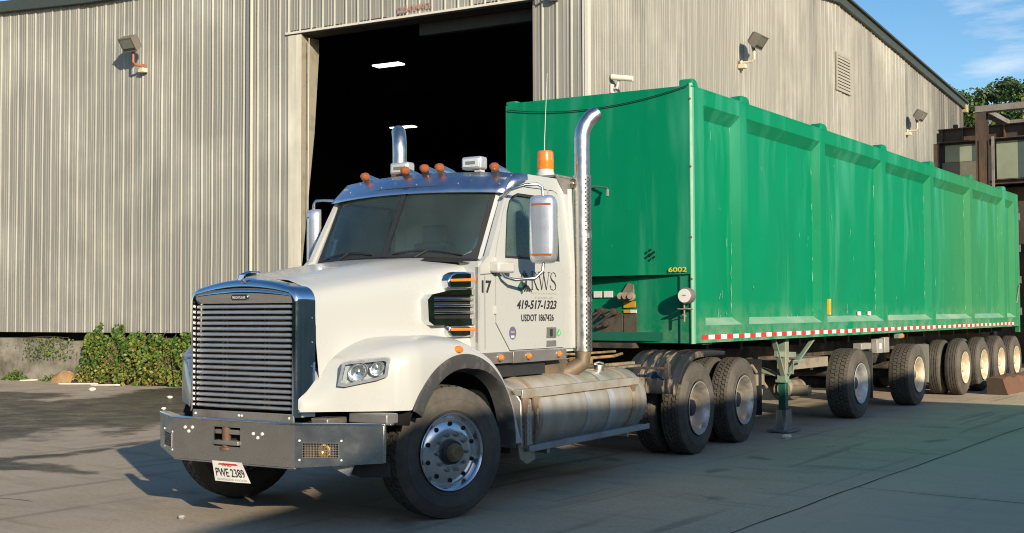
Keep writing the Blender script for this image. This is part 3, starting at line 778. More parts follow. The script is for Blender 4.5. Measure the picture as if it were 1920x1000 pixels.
# corner post behind the door, the vertical trim strip
for k in (1, -1): b.tube([(k * .985, -3.36, 1.28), (k * .985, -3.36, 2.0), (k * .955, -3.36, 2.80)], .045, 12)
cab = b.obj('cab', 'white', T, smooth=40)
b = B(); b.ribbon([(-5.0, 1.935), (-4.775, 1.952)], .008, lambda u, v: (1.0225, u, v)); b.ribbon([(-4.93, 1.30), (-4.93, 1.93)], .006, lambda u, v: (1.0225, u, v)); b.obj('cab_seam', 'seam', cab, smooth=0, split=True)

# windscreen with divider and black frame
def ws(x, v):   # v 0..1 from cowl to header
    hw = .905 - .02 * v; t = max(-1, min(1, x / hw))
    return Vector((x, -4.86 - .15 * (1 - t * t) + .345 * v, 2.075 + .655 * v + .035 * (1 - t * t)))
b = B(); b.grid([[ws((.905 - .02 * v / 10) * i / 16, v / 10) for i in range(-16, 17)] for v in range(11)])
w = b.obj('windshield', 'glass', T, smooth=60)
b = B()
for k in (1, -1):
    b.grid([[ws((.905 - .02 * v / 12) * k * q, v / 12) + Vector((0, -.006, 0)) for q in ((.955 - .0 * v if v > 1 else .92), 1.0)] for v in range(13)])
b.grid([[ws(.9 * i / 16, v) + Vector((0, -.006, 0)) for i in range(-16, 17)] for v in (0, .045)])
b.grid([[ws(.885 * i / 16, v) + Vector((0, -.006, 0)) for i in range(-16, 17)] for v in (.9, 1)])
b.obj('windshield_frit', 'ink', w)
b = B(); b.grid([[ws(x, v / 10) + Vector((0, -.012, 0)) for x in (-.026, -.012, .012, .026)] for v in range(11)])
b.grid([[ws(x, v / 10) + Vector((0, -.012 if abs(x) < .02 else 0.006, 0)) for x in (-.03, -.026, .026, .03)] for v in range(11)]); b.obj('windshield_divider', 'black', w)
# A-pillars in body colour, outboard of the glass
b = B()
for k in (1, -1):
    rows = []
    for v in range(-1, 12):
        p = ws(.9 * k, max(0, v / 12)); p = Vector((k * (.905 - .012 * v / 12), p.y - .002, p.z)) if v >= 0 else Vector((k * .90, -4.90, 2.02))
        X = sx(p.z)
        rows.append([(p.x, p.y, p.z), (k * (X - .075), p.y + .026, p.z + .002), (k * (X - .03), p.y + .048, p.z + .002), (k * X, p.y + .06, p.z)])
    b.grid(rows)
b.obj('windshield_pillar', 'white', cab, smooth=60, split=True)
# wipers
for x0, x1 in ((.12, .78), (-.75, -.12)):
    b = B(); pts = [ws(x0 + (x1 - x0) * i / 8, .045 + .05 * math.sin(math.pi * i / 8)) + Vector((0, -.03, .0)) for i in range(9)]; b.tube(pts, .008, 6)
    q = ws((x0 + x1) / 2, .095) + Vector((0, -.03, 0)); b.tube([q, ws((x0 + x1) / 2 - .1, -.02) + Vector((0, -.03, .01))], .010, 6)
    b.obj('wiper', 'black', cab)
b = B(); b.grid([[(.92 * i / 12, -4.86 - .15 * (1 - (i / 12)**2) + dy, z + .035 * (1 - (i / 12)**2)) for i in range(-12, 13)] for dy, z in ((-.16, 2.035), (-.02, 2.062), (.02, 2.085))]); b.obj('cowl', 'black', cab)

# doors
for k in (1, -1):
    b = B(); b.plate(subd(inset(DOOR, .009)), [subd(HOLE)], side_fn(k), -.004, .045)
    d = b.obj('door', 'white', T, smooth=30)
    b = B(); b.prism(subd(inset(HOLE, -.012)), side_fn(k), .02, .026); b.obj('window_pane', 'glass', d, smooth=0)
    b = B(); b.plate(subd(HOLE), [subd(inset(HOLE, .022))], side_fn(k), -.002, .03); b.obj('window_seal', 'ink', d, smooth=0)
    b = B(); b.prism(rrect(-3.905, 1.375, -3.72, 1.475, .02), side_fn(k), -.012, .0); hd = b.obj('door_handle', 'greymetal', d, bevel=.004)
    b = B(); b.prism(rrect(-3.845, 1.39, -3.80, 1.46, .005), side_fn(k), -.0165, -.012); b.obj('handle_recess', 'ink', d)
    b = B(); b.prism(rrect(-3.905, 1.295, -3.72, 1.352, .006), side_fn(k), -.009, .0); b.obj('lock_plate', 'greymetal', d, bevel=.003)
    b = B()
    for z in (1.6, 2.02): b.box((k * 1.024 - .01, -4.79, z), (k * 1.024 + .01, -4.755, z + .07))
    b.obj('door_hinge', 'whiteflat', d, bevel=.004, split=True)
    if k == 1: DR = d
X1 = 1.0285
def on_door(nm, s, m, y0, z0, y1, z1, shear=0, off=0, par=None, xx=X1):
    return text(nm, s, m, par or DR, (xx, y0, z0), (0, 1, 0), (0, 0, 1), y1 - y0, z1 - z0, shear, off)
on_door('phone_lettering', '419-517-1323', 'ink', -4.42, 1.642, -3.71, 1.724, .22, .024)
on_door('registration_lettering', 'USDOT 1867426', 'ink', -4.345, 1.533, -3.765, 1.597, 0, .014)
on_door('company_lettering', 'RECYCLE WASTE SERVICES', 'gold_ink', -4.165, 1.781, -3.705, 1.797)
on_door('town_lettering', 'SYLVANIA, OH', 'grey_ink', -4.10, 1.738, -3.77, 1.758)
on_door('unit_number', '17', 'ink', -4.98, 1.78, -4.828, 1.888, 0, .03, cab, 1.0235)
fd = lambda u, v: (X1, u, v)
b = B()   # tall thin serif capitals R W S
h0, h1 = 1.818, 1.985; H = h1 - h0
y = -4.165
b.ribbon([(y + .012, h0), (y + .012, h1)], .014, fd); b.ribbon([(y - .006, h0 + .003), (y + .03, h0 + .003)], .005, fd); b.ribbon([(y - .006, h1 - .003), (y + .05, h1 - .003)], .005, fd)
b.ribbon([(y + .05, h1 - .003), (y + .078, h1 - .015), (y + .088, h1 - .04), (y + .078, h1 - .066), (y + .05, h1 - .08), (y + .012, h1 - .082)], [.005, .010, .016, .010, .005, .005], fd)
b.ribbon([(y + .045, h1 - .082), (y + .10, h0 + .01), (y + .135, h0 - .003)], [.012, .015, .006], fd)
y = -4.035
for (u0, v0, u1, v1, w_) in ((0, 1, .055, 0, .013), (.055, 0, .095, 1, .005), (.08, 1, .138, 0, .013), (.138, 0, .185, 1, .005)): b.ribbon([(y + u0, h0 + v0 * H), (y + u1, h0 + v1 * H)], w_, fd)
for u0 in (0, .09, .185): b.ribbon([(y + u0 - .02, h1 - .003), (y + u0 + .02, h1 - .003)], .005, fd)
y = -3.835
b.ribbon([(y + .11, h1 - .04), (y + .10, h1 - .012), (y + .065, h1), (y + .03, h1 - .012), (y + .018, h1 - .042), (y + .035, h1 - .07), (y + .085, h0 + .075), (y + .115, h0 + .045), (y + .105, h0 + .012), (y + .065, h0), (y + .022, h0 + .012), (y + .008, h0 + .045)],
         [.012, .006, .005, .008, .013, .015, .016, .014, .009, .005, .006, .012], fd)
b.obj('logo_capitals', 'ink', DR, smooth=0)
b = B()   # striped emblem
for i in range(5):
    u = -4.335 + i * .030
    b.ribbon([(u - .02, 1.905 - i * .012), (u + .052, 1.80 - i * .0)], .012, fd)
for i in range(3): b.ribbon([(-4.345 + i * .03, 1.93), (-4.315 + i * .028, 1.985 - abs(i - 1) * .02), (-4.285 + i * .03, 1.93)], .013, fd)
b.obj('emblem_stripes', 'ink', DR, smooth=0)
b = B(); v = [(X1, -4.40, 1.845), (X1, -4.35, 1.895), (X1, -4.31, 1.79), (X1, -4.335, 1.775)]; b.quad(*v); b.quad((X1 + .0004, -4.372, 1.862), (X1 + .0004, -4.40, 1.83), (X1 + .0004, -4.36, 1.80), (X1 + .0004, -4.352, 1.84)); b.obj('emblem_leaf', 'green_ink', DR, smooth=0)
b = B(); b.lathe([(0, .058), (.002, .058), (.002, 0)], (1.0245, -4.49, 1.432), (1, 0, 0), 32); s_ = b.obj('round_sticker', 'blue_badge', T, smooth=0)
b = B(); b.quad((1.0275, -4.525, 1.435), (1.0275, -4.46, 1.435), (1.0275, -4.46, 1.447), (1.0275, -4.525, 1.447)); b.obj('sticker_band', 'orange_lab', s_, smooth=0)
b = B(); b.quad((1.0275, -4.52, 1.392), (1.0275, -4.465, 1.392), (1.0275, -4.465, 1.41), (1.0275, -4.52, 1.41)); b.obj('sticker_foot', 'refl_white', s_, smooth=0)
b = B(); b.lathe([(0, .034), (.002, .034), (.002, 0)], (1.0245, -3.665, 1.42), (1, 0, 0), 24); s_ = b.obj('round_sticker', 'green_badge', T, smooth=0)
b = B(); b.ribbon([(-3.685, 1.42), (-3.668, 1.402), (-3.645, 1.44)], .007, lambda u, v: (1.0275, u, v)); b.obj('sticker_tick', 'refl_white', s_, smooth=0)

# cab skirt with three amber lamps
for k in (1, -1):
    b = B(); b.box((k * 1.025 - .02, -5.12, 1.172), (k * 1.025 + .02, -4.52, 1.268)); b.box((k * 1.028 - .02, -4.512, 1.168), (k * 1.028 + .02, -3.56, 1.272))
    sk = b.obj('cab_skirt', 'greymetal', T, bevel=.006)
    for y in (-4.745, -4.275, -3.725):
        b = B(); b.lathe([(0, .036), (.012, .036), (.014, .029)], (k * 1.046, y, 1.225), (k, 0, 0), 20); b.mi = 1; b.lathe([(.012, .029), (.03, .026), (.042, .016), (.046, 0)], (k * 1.046, y, 1.225), (k, 0, 0), 20)
        b.obj('skirt_lamp', ['chrome', 'amber'], sk)

# sun visor
VB = []
b = B(); rows = []
for i in range(-14, 15):
    t = i / 14
    xb = t * .985; yb = -4.565 - .17 * (1 - t * t); zb = 2.672 + .026 * (1 - t * t)
    xt = t * .955; yt = -4.355 - .15 * (1 - t * t); zt = 2.868 + .03 * (1 - t * t)
    rows.append([(xb + (xt - xb) * v, yb + (yt - yb) * v - .004 * math.sin(math.pi * v), zb + (zt - zb) * v + .003 * math.sin(math.pi * v)) for v in (0, .25, .5, .75, 1)])
b.grid(rows)
for k in (1, -1): b.quad((k * .956, -4.354, 2.868), (k * 1.0, -4.19, 2.868), (k * 1.01, -4.20, 2.815), (k * .986, -4.563, 2.673))
vz = b.obj('sun_visor', 'visor', T, smooth=18)
sm = vz.modifiers.new('thick', 'SOLIDIFY'); sm.thickness = .006
b = B()
for t in (-.75, -.3, .12, .55, .93):
    for v, s_ in ((.3, 0), (.75, .06)):
        tt = t + s_; xb = tt * .985; yb = -4.535 - .19 * (1 - tt * tt); zb = 2.682 + .028 * (1 - tt * tt); yt = -4.355 - .155 * (1 - tt * tt); zt = 2.868 + .03 * (1 - tt * tt)
        b.lathe([(0, .009), (.010, .007), (.012, 0)], (xb, yb + (yt - yb) * v - .022, zb + (zt - zb) * v + .012), (0, -1, .9), 8)
b.obj('visor_rivet', 'greymetal', vz, split=True)

# roof marker lamps and two square work lamps
def roof_y(x): return -4.43 - .12 * (1 - (x / .95)**2)
for x, zz in ((-.66, 2.925), (-.14, 2.945), (.085, 2.95), (.25, 2.948), (.80, 2.925)):
    y = roof_y(x) + .03; z = zz - .0
    b = B()
    b.grid([[(x + w_ * math.cos(a), y + yy, z - .045 + h_ * max(0, math.sin(a)) + zo) for a in [math.pi * j / 10 for j in range(11)]] for yy, w_, h_, zo in ((.02, .042, .068, .0), (.08, .041, .066, .0), (.2, .035, .05, -.005), (.33, .022, .02, -.01), (.36, .0, .0, -.012))])
    cl = b.obj('cab_marker_light', 'visor', T, smooth=60)
    b = B(); b.lathe([(0, .041), (.03, .039), (.055, .030), (.066, .015), (.068, 0)], (x, y + .025, z - .002), (0, -1, .04), 22); b.obj('marker_lens', 'brownlens', cl)
for x, z0 in ((-.285, 2.925), (.54, 2.92)):
    y = -4.42
    b = B(); b.box((x - .108, y, z0), (x + .108, y + .12, z0 + .118)); wl = b.obj('work_lamp', 'silver', T, bevel=.022, seg=3)
    b = B(); b.box((x - .085, y - .006, z0 + .02), (x + .085, y + .004, z0 + .098)); ln = b.obj('lamp_lens', 'lens', wl, bevel=.004)
    b = B(); b.box((x - .052, y - .010, z0 + .045), (x + .052, y - .004, z0 + .073)); b.obj('lamp_strip', 'lamp_glass', wl)
    b = B(); b.tube([(x + .05, y + .07, z0), (x + .05, y + .07, 2.86)], .012, 8); b.box((x + .02, y + .03, z0 - .022), (x + .08, y + .11, z0 - .002)); b.obj('lamp_stalk', 'whiteflat', wl)
b = B(); b.box((-.34, -4.47, 2.895), (-.20, -4.40, 2.918)); b.obj('cab_marker_light', 'brownlens', T, bevel=.008)

# beacon, its bracket, aerial
b = B(); b.box((.60, -3.60, 2.90), (.98, -3.30, 2.925)); b.prism([(-3.62, 2.92), (-3.30, 2.92), (-3.30, 2.60), (-3.335, 2.60)], lambda u, v, d: (d, u, v), .955, .975); b.prism([(-3.62, 2.925), (-3.30, 2.925), (-3.30, 2.60), (-3.335, 2.60)], lambda u, v, d: (d, u, v), .60, .62)
br = b.obj('beacon_bracket', 'greymetal', T, bevel=.005)
b = B(); b.lathe([(0, .09), (.03, .088), (.05, .08), (.07, .08)], (.775, -3.47, 2.925), (0, 0, 1), 28); bn = b.obj('beacon', 'whiteflat', T)
b = B(); b.lathe([(.07, .079), (.085, .082), (.14, .081), (.155, .083), (.17, .081), (.235, .078), (.25, .066), (.256, .0)], (.775, -3.47, 2.925), (0, 0, 1), 32); b.obj('beacon_lens', 'amber', bn)
b = B(); b.tube([(.735, -3.42, 2.92), (.738, -3.42, 3.3), (.765, -3.41, 3.95)], [.006, .004, .0025], 6); b.obj('aerial', 'whiteflat', T)
b = B(); b.tube([(.93, -3.33, 2.86), (1.0, -3.28, 2.86), (1.03, -3.26, 2.86)], .03, 10); b.lathe([(0, .05), (.03, .05)], (.98, -3.30, 2.86), (1, 0, 0), 14); b.obj('stack_bracket', 'alum', T)

# exhaust stacks
def stack(k):
    x = 1.05 if k > 0 else -1.17; y = -3.235
    b = B()
    zc = 3.29 if k > 0 else 3.31; pts = [(x, y, 1.2), (x, y, 2.6), (x, y, zc)]; 
    for i in range(1, 9):
        a = R(8 * i); q = .30 * (1 - math.cos(a)); pts.append((x + (.55 * q if k > 0 else -.66 * q), y + (.83 * q if k > 0 else .75 * q), zc + .30 * math.sin(a)))
    b.tube(pts, .076, 28, cap=False)
    st = b.obj('exhaust_stack', 'stack', T, smooth=50)
    e = Vector(pts[-1]); dr = (Vector(pts[-1]) - Vector(pts[-2])).normalized()
    b = B(); b.lathe([(-.05, .0), (-.05, .068), (-.004, .070), (-.004, .074)], e, dr, 24); b.obj('stack_mouth', 'dark', st)
    b = B(); b.lathe([(1.235, .083), (1.235, .09), (2.94, .09), (2.94, .083)], (x, y, 0), (0, 0, 1), 40); sh = b.obj('heat_shield', 'stack', T)
    b = B()   # rows of small louvre holes on the rear quarter of the shield
    for zi in range(41):
        z = 1.275 + zi * .0405
        if 2.30 < z < 2.38 or 1.69 < z < 1.75: continue
        for a in (-40, -22, -5, 11, 24):
            c = Vector((x + k * .0905 * math.cos(R(a)), y + .0905 * math.sin(R(a)), z + (.02 if a in (-22, 11) else 0))); n = Vector((k * math.cos(R(a)), math.sin(R(a)), 0)); t = Vector((-n.y, n.x, 0))
            u = Vector((0, 0, 1)); r1 = .0105; r2 = .0145
            b.quad(c + t * r1, c + u * r2, c - t * r1, c - u * r2)
    b.obj('shield_holes', 'ink', sh, smooth=0)
    b = B()
    for z in (1.72, 2.34): b.lathe([(z, .0905), (z, .093), (z + .022, .093), (z + .022, .0905)], (x, y, 0), (0, 0, 1), 40); b.box((x + k * .085 - .012, y - .05, z - .012), (x + k * .085 + .02, y - .02, z + .034))
    b.obj('shield_clamps', 'alum_bright', sh)
    b = B(); b.tube([(x, y, 1.24), (x, y - .02, 1.12), (x - k * .10, y - .12, 1.04), (x - k * .3, y - .3, 1.0)], .080, 18); b.obj('exhaust_elbow', 'elbow', T) 
stack(1); stack(-1)
b = B(); b.lathe([(-.45, .10), (-.42, .13), (.42, .13), (.46, .10), (.46, 0)], (.80, -3.75, 1.05), (.1, 1, 0), 28); b.obj('exhaust_muffler', 'elbow', T)

# mirrors
def mirror(k):
    b = B(); hx = 1.31; hy = -4.44
    ax = Vector((.93, .33)) if k == 1 else Vector((.72, .69)); dx_ = Vector((ax.y, -ax.x))
    def fn(u, v, d): return Vector((k * (hx + u * ax.x + d * dx_.x), hy + u * ax.y + d * dx_.y, v))
    # tall rounded chrome shell
    rows = []
    for d, s in ((-.055, .94), (-.05, 1.0), (.0, 1.0), (.035, .95), (.06, .82), (.072, .55), (.076, .1), (.0765, .002)):
        rows.append([fn(.125 * s * math.copysign(abs(math.cos(t))**.35, math.cos(t)), 2.34 + (.30 - .125 * (1 - s) * .6) * (1 if s > .05 else .98) * math.copysign(abs(math.sin(t))**.28, math.sin(t)), d) for t in [2 * math.pi * j / 40 for j in range(40)]])
    b.grid(rows, True)
    m = b.obj('mirror', 'mirrorglass', T, smooth=60)
    b = B(); b.prism([(.118 * math.copysign(abs(math.cos(t))**.35, math.cos(t)), 2.34 + .285 * math.copysign(abs(math.sin(t))**.28, math.sin(t))) for t in [2 * math.pi * j / 40 for j in range(40)]], fn, -.05, -.045); b.obj('mirror_pane', 'chrome', m)
    b = B()
    for z in (2.555, 2.115):
        b.grid([[fn(u, zz, .078 - .35 * max(0, abs(u) - .05)**2 * 8) for u in (-.09, -.06, -.03, 0, .03, .06, .09)] for zz in (z - .008, z + .008)])
    b.obj('mirror_marker', 'brownlens', m, split=True)
    b = B()
    if k == 1: b.tube([(k * 1.0, -4.60, 2.63), (k * 1.08, -4.63, 2.68), (k * 1.2, -4.56, 2.725), (k * 1.28, -4.48, 2.735), (k * 1.31, -4.45, 2.71), (k * 1.315, -4.44, 2.60)], .014, 10)
    else: b.tube([(k * .96, -4.52, 2.70), (k * 1.2, -4.44, 2.725), (k * 1.30, -4.43, 2.725), (k * 1.325, -4.43, 2.70), (k * 1.325, -4.44, 2.60)], .014, 10)
    b.tube([(k * 1.315, -4.44, 2.07), (k * 1.31, -4.45, 1.97), (k * 1.26, -4.50, 1.91), (k * 1.15, -4.65, 1.895), (k * 1.09, -4.72, 1.92), (k * 1.07, -4.76, 1.97)], .015, 10)
    b.tube([(k * 1.35, -4.42, 2.63), (k * 1.35, -4.42, 2.69)], .006, 8)
    b.obj('mirror_arm', 'alum_bright', m, smooth=60, split=True)
    b = B(); b.box((k * 1.06 - .055, -4.85, 1.955), (k * 1.06 + .055, -4.585, 2.05)); b.obj('mirror_mount', 'whiteflat', m, bevel=.02)
mirror(1); mirror(-1)

# chrome intake grilles on the hood sides
def vent(k):
    def fn(u, v, d):   # u runs aft, from -.75 to 0
        return (k * (.948 + .185 * u + d), -4.875 + u, v)
    b = B(); M0 = [(-.66, 1.545), (-.60, 1.51), (.0, 1.515), (.0, 1.815), (-.42, 1.80), (-.62, 1.765), (-.67, 1.72)]
    b.plate(subd(M0, .2), [rrect(-.60, 1.565, -.02, 1.765, .02)], fn, -.06, .045); b.prism(M0, fn, -.07, -.02)
    b.prism([(-.42, 1.815), (.0, 1.82), (.0, 1.965), (-.34, 1.955), (-.40, 1.93), (-.43, 1.88)], fn, -.05, .04)
    b.prism([(-.38, 1.41), (-.02, 1.41), (.0, 1.44), (.0, 1.51), (-.41, 1.505), (-.42, 1.44)], fn, -.06, .035)
    v_ = b.obj('intake_grille', 'chrome', T, bevel=.014, seg=3)
    b = B(); b.prism(rrect(-.61, 1.56, -.02, 1.77, .02), fn, -.015, -.008); b.obj('intake_screen', 'dark', v_)
    b = B()
    for z in (1.605, 1.66, 1.715):
        b.prism([(-.62, z), (-.01, z + .004), (-.01, z + .026), (-.62, z + .022)], fn, -.008, .038)
    b.obj('intake_bar', 'chrome', v_, bevel=.006, split=True)
    b = B()
    b.prism([(-.41, 1.872), (.03, 1.885), (.03, 1.912), (-.41, 1.895)], fn, .036, .052); b.prism([(-.40, 1.462), (.03, 1.458), (.03, 1.484), (-.40, 1.488)], fn, .031, .047)
    b.obj('intake_marker', 'amber_strip', v_, bevel=.006, split=True)
vent(1); vent(-1)

# cab furniture seen through the glass
b = B(); rows = []
for t in range(-8, 9): rows.append([(t * .112, y, z) for y, z in ((-4.86 - .12 * (1 - (t / 8)**2), 2.03), (-4.62, 2.05), (-4.45, 2.02), (-4.40, 1.9), (-4.42, 1.6))])
b.grid(rows); b.obj('dashboard', 'dash', cab)
for x in (-.45, .45):
    b = B(); b.box((x - .24, -4.1, 1.55), (x + .24, -3.62, 1.68)); b.box((x - .23, -3.68, 1.65), (x + .23, -3.54, 2.32)); b.box((x - .14, -3.66, 2.30), (x + .14, -3.55, 2.5)); b.obj('seat', 'interior', cab, bevel=.04, seg=3)
b = B(); b.tube([(.45 + .22 * math.cos(R(a)), -4.28 + .1 * math.sin(R(a)), 1.99 + .18 * math.sin(R(a))) for a in range(0, 361, 15)], .016, 8); b.tube([(.45, -4.28, 1.99), (.45, -4.5, 1.85)], .03, 8); b.box((.25, -4.30, 1.975), (.65, -4.27, 2.005)); b.obj('steering_wheel', 'interior', cab)
b = B(); b.box((-.97, -3.46, 1.35), (.97, -3.41, 2.84)); b.obj('rear_trim', 'interior2', cab)
b = B()
for k in (1, -1): b.plate(inset(SIDE, .06), [inset(HOLE, -.02)], side_fn(k), .056, .07)
b.obj('side_trim', 'interior2', cab, smooth=0, split=True)
b = B(); b.box((-.93, -4.45, 2.80), (.93, -3.45, 2.82)); b.box((-.86, -4.48, 2.74), (.86, -4.40, 2.80)); b.obj('headliner', 'interior', cab)
b = B()
for k in (1, -1): b.tube([(k * .90, -4.67, 2.30), (k * .84, -4.66, 2.30), (k * .82, -4.70, 2.28), (k * .80, -4.78, 2.13), (k * .82, -4.81, 2.10), (k * .90, -4.80, 2.10)], .016, 8)
b.obj('grab_handle', 'interior2', cab)

# ------------------------------------------------------------------ chassis, tanks, steps, guards
b = B()
for k in (1, -1): b.box((k * .43 - .04, -6.40, .72), (k * .43 + .04, 1.55, 1.0))
for y in (-5.2, -3.4, -2.0, -.2, 1.2): b.box((-.40, y - .06, .74), (.40, y + .06, .98))
b.box((-.38, -6.2, .55), (.38, -4.9, 1.6)); b.box((-.25, -4.9, .6), (.25, -3.5, 1.0))
b.lathe([(-1.0, .05), (-.85, .07), (.85, .07), (1.0, .05)], (0, -5.69, .52), (1, 0, 0), 14)
for y in (-.81, .60): b.lathe([(-.8, .09), (-.3, .11), (-.25, .2), (.25, .2), (.3, .11), (.8, .09)], (0, y, .52), (1, 0, 0), 18)
b.tube([(0, -3.4, .8), (0, -.81, .6)], .06, 10)
b.obj('chassis_frame', 'frame', T)
b = B(); b.lathe([(0, .05), (.0, .43), (.045, .43), (.045, .0)], (0, .0, 1.16), (0, 0, 1), 32); b.box((-.45, -.25, 1.0), (.45, .25, 1.16)); b.box((-.22, .2, 1.15), (.22, .62, 1.19)); b.obj('fifth_wheel', 'frame', T)
b = B(); b.box((-.40, -3.2, 1.005), (.40, -2.2, 1.025)); b.box((.44, -3.0, 1.0), (.62, -2.45, 1.06)); b.obj('deck_plate', 'grimeplate', T, bevel=.006)
b = B(); b.box((.42, -3.12, 1.02), (.94, -1.72, 1.045)); b.box((.80, -2.3, 1.045), (.86, -1.7, 1.075)); b.obj('side_deck', 'tandeck', T, bevel=.006)
b = B(); b.box((.60, -2.72, 1.07), (.78, -2.52, 1.15)); b.box((.50, -3.0, 1.07), (.72, -2.8, 1.12)); b.tube([(.3, -3.2, 1.16), (.55, -2.6, 1.12), (.75, -2.0, 1.14), (.5, -1.3, 1.14)], .018, 8); b.tube([(.2, -3.2, 1.2), (.5, -2.4, 1.17), (.62, -1.7, 1.18)], .015, 8); b.obj('deck_clutter', 'rustyellow', T, bevel=.01)
b = B()
for i, pts in enumerate((((.35, -3.33, 1.9), (.45, -2.9, 1.4), (.5, -2.3, 1.35), (.35, -.9, 1.7)), ((.15, -3.33, 1.8), (.25, -2.7, 1.3), (.3, -2.0, 1.35), (.2, -.9, 1.75)))):
    b.tube([Vector(pts[0]).lerp(Vector(pts[1]), t) if s == 0 else (Vector(pts[1]).lerp(Vector(pts[2]), t) if s == 1 else Vector(pts[2]).lerp(Vector(pts[3]), t)) for s in range(3) for t in (0, .33, .67)], .016, 8)
b.obj('air_line', 'black', T, split=True)
b = B(); b.box((.50, -4.72, 1.05), (.98, -3.85, 1.16)); b.box((.45, -4.7, .75), (.7, -3.2, 1.03)); b.obj('battery_box', 'black', T)

def tank(k):
    cx, cz, r = .905, .70, .335
    b = B(); y0, y1 = -4.44, -2.20
    b.lathe([(y0 - .03, 0), (y0 - .028, r - .08), (y0, r - .01), (y0 + .02, r), (y1 - .02, r), (y1, r - .012), (y1 + .035, r - .10), (y1 + .045, 0)], (k * cx, 0, cz), (0, 1, 0), 56)
    t = b.obj('fuel_tank', 'tank', T, smooth=40)
    b = B()
    for y, w_ in ((-4.40, .06), (-2.55, .07)):
        b.lathe([(y, r + .002), (y, r + .010), (y + w_, r + .010), (y + w_, r + .002)], (k * cx, 0, cz), (0, 1, 0), 56)
    b.obj('tank_strap', 'ruststrap', t, split=True)
    b = B()
    for y, w_ in ((-3.50, .085), (-3.05, .13)): b.lathe([(y, r + .003), (y + .01, r + .0035), (y + w_ - .01, r + .0035), (y + w_, r + .003)], (k * cx, 0, cz), (0, 1, 0), 56)
    b.obj('polished_band', 'band', t, split=True)
    b = B(); b.lathe([(0, .06), (.05, .06), (.06, .055), (.065, .0)], (k * (cx + .05), -2.75, cz + r - .01), (k * .15, 0, 1), 22); b.tube([(k * (cx + .02), -2.78, cz + r + .06), (k * (cx + .06), -2.75, cz + r + .075), (k * (cx + .1), -2.72, cz + r + .06)], .012, 6); b.obj('filler_cap', 'alum', t)
    # diamond-plate box ahead of the tank
    b = B(); b.prism([(.60, 1.02), (.95, 1.02), (1.12, .96), (1.21, .85), (1.22, .46), (1.10, .36), (.60, .36)], lambda u, v, d: (k * u, d, v), -4.66, -4.475); bx = b.obj('tread_plate_box', 'alum2', T, bevel=.01)
    b = B()
    for i in range(15):
        for j in range(5):
            z = .47 + i * .025; y = -4.645 + j * .036
            s_ = .010 if (i + j) % 2 else -.010
            b.bar((k * 1.2215, y, z), (k * 1.2215, y + abs(s_), z + s_), .005, .004, (k, 0, 0))
    b.obj('tread_bars', 'alum_bright', bx, smooth=0)
    # upper step with brackets
    b = B(); b.box((k * 1.10, -4.66, .895), (k * 1.225, -2.36, .945)); b.box((k * 1.205, -4.66, .87), (k * 1.228, -2.36, .95))
    st = b.obj('upper_step', 'step', T, bevel=.006)
    b = B()
    for y in (-4.63, -4.45, -2.52): b.prism([(y - .035, .88), (y + .075, .88), (y + .03, .72), (y + .0, .72)], lambda u, v, d: (k * d, u, v), 1.214, 1.232)
    for y in (-4.63, -4.45): b.box((k * 1.216, y - .005, .46), (k * 1.236, y + .03, .72))
    b.obj('step_bracket', 'rustbr', st, split=True)
    b = B(); b.box((k * 1.03, -4.55, .425), (k * 1.235, -2.16, .452)); b.box((k * 1.222, -4.56, .405), (k * 1.24, -2.15, .46)); ls = b.obj('lower_step', 'stepgrey', T, bevel=.005)
    b = B()
    for y in (-4.2, -2.6): b.box((k * .8, y, .36), (k * 1.2, y + .05, .425))
    b.prism([(-4.70, .50), (-4.45, .50), (-4.40, .33), (-4.55, .30), (-4.66, .36)], lambda u, v, d: (k * d, u, v), .9, 1.2)
    b.obj('step_hanger', 'alum', ls, split=True)
tank(1); tank(-1)

# quarter guards over the leading drive wheels
def guard(k):
    b = B(); rows = []
    pts = [(-1.53, .72), (-1.525, .80), (-1.50, .88)]
    pts += [(-.81 + .70 * math.cos(R(a)), .50 + .665 * math.sin(R(a))) for a in (148, 138, 128, 118, 108, 98, 90)]
    pts += [(-.65, 1.165), (-.4, 1.16), (-.1, 1.145), (-.03, 1.14)]
    for y, z in pts:
        r_ = []
        for x in [.56, .565] + [.60 + .062 * j for j in range(11)] + [1.235, 1.24]:
            j = round((x - .6) / .062); rib = .014 if (.6 <= x < 1.22 and j % 2) else 0
            dz = -.07 if x in (.56, 1.24) else 0
            rr = Vector((y + .81, z - .5)).normalized()
            r_.append((k * x, y + rr.x * (rib + dz * .9), z + rr.y * (rib + dz)))
        rows.append(r_)
    b.grid(rows); g_ = b.obj('mudguard', 'guard', T, smooth=25)
    sm = g_.modifiers.new('thick', 'SOLIDIFY'); sm.thickness = .012
    b = B(); b.box((k * .58, -1.56, .985), (k * 1.16, -1.52, 1.01)); b.box((k * 1.14, -1.56, .90), (k * 1.19, -1.50, 1.05)); b.box((k * .60, -1.56, .90), (k * .64, -1.5, 1.05)); b.obj('guard_bracket', 'frame', g_, bevel=.004)
    b = B(); b.tube([(k * .7, -1.45, .72), (k * .7, -1.45, .40)], .03, 8); b.obj('guard_post', 'black', g_)
guard(1); guard(-1)

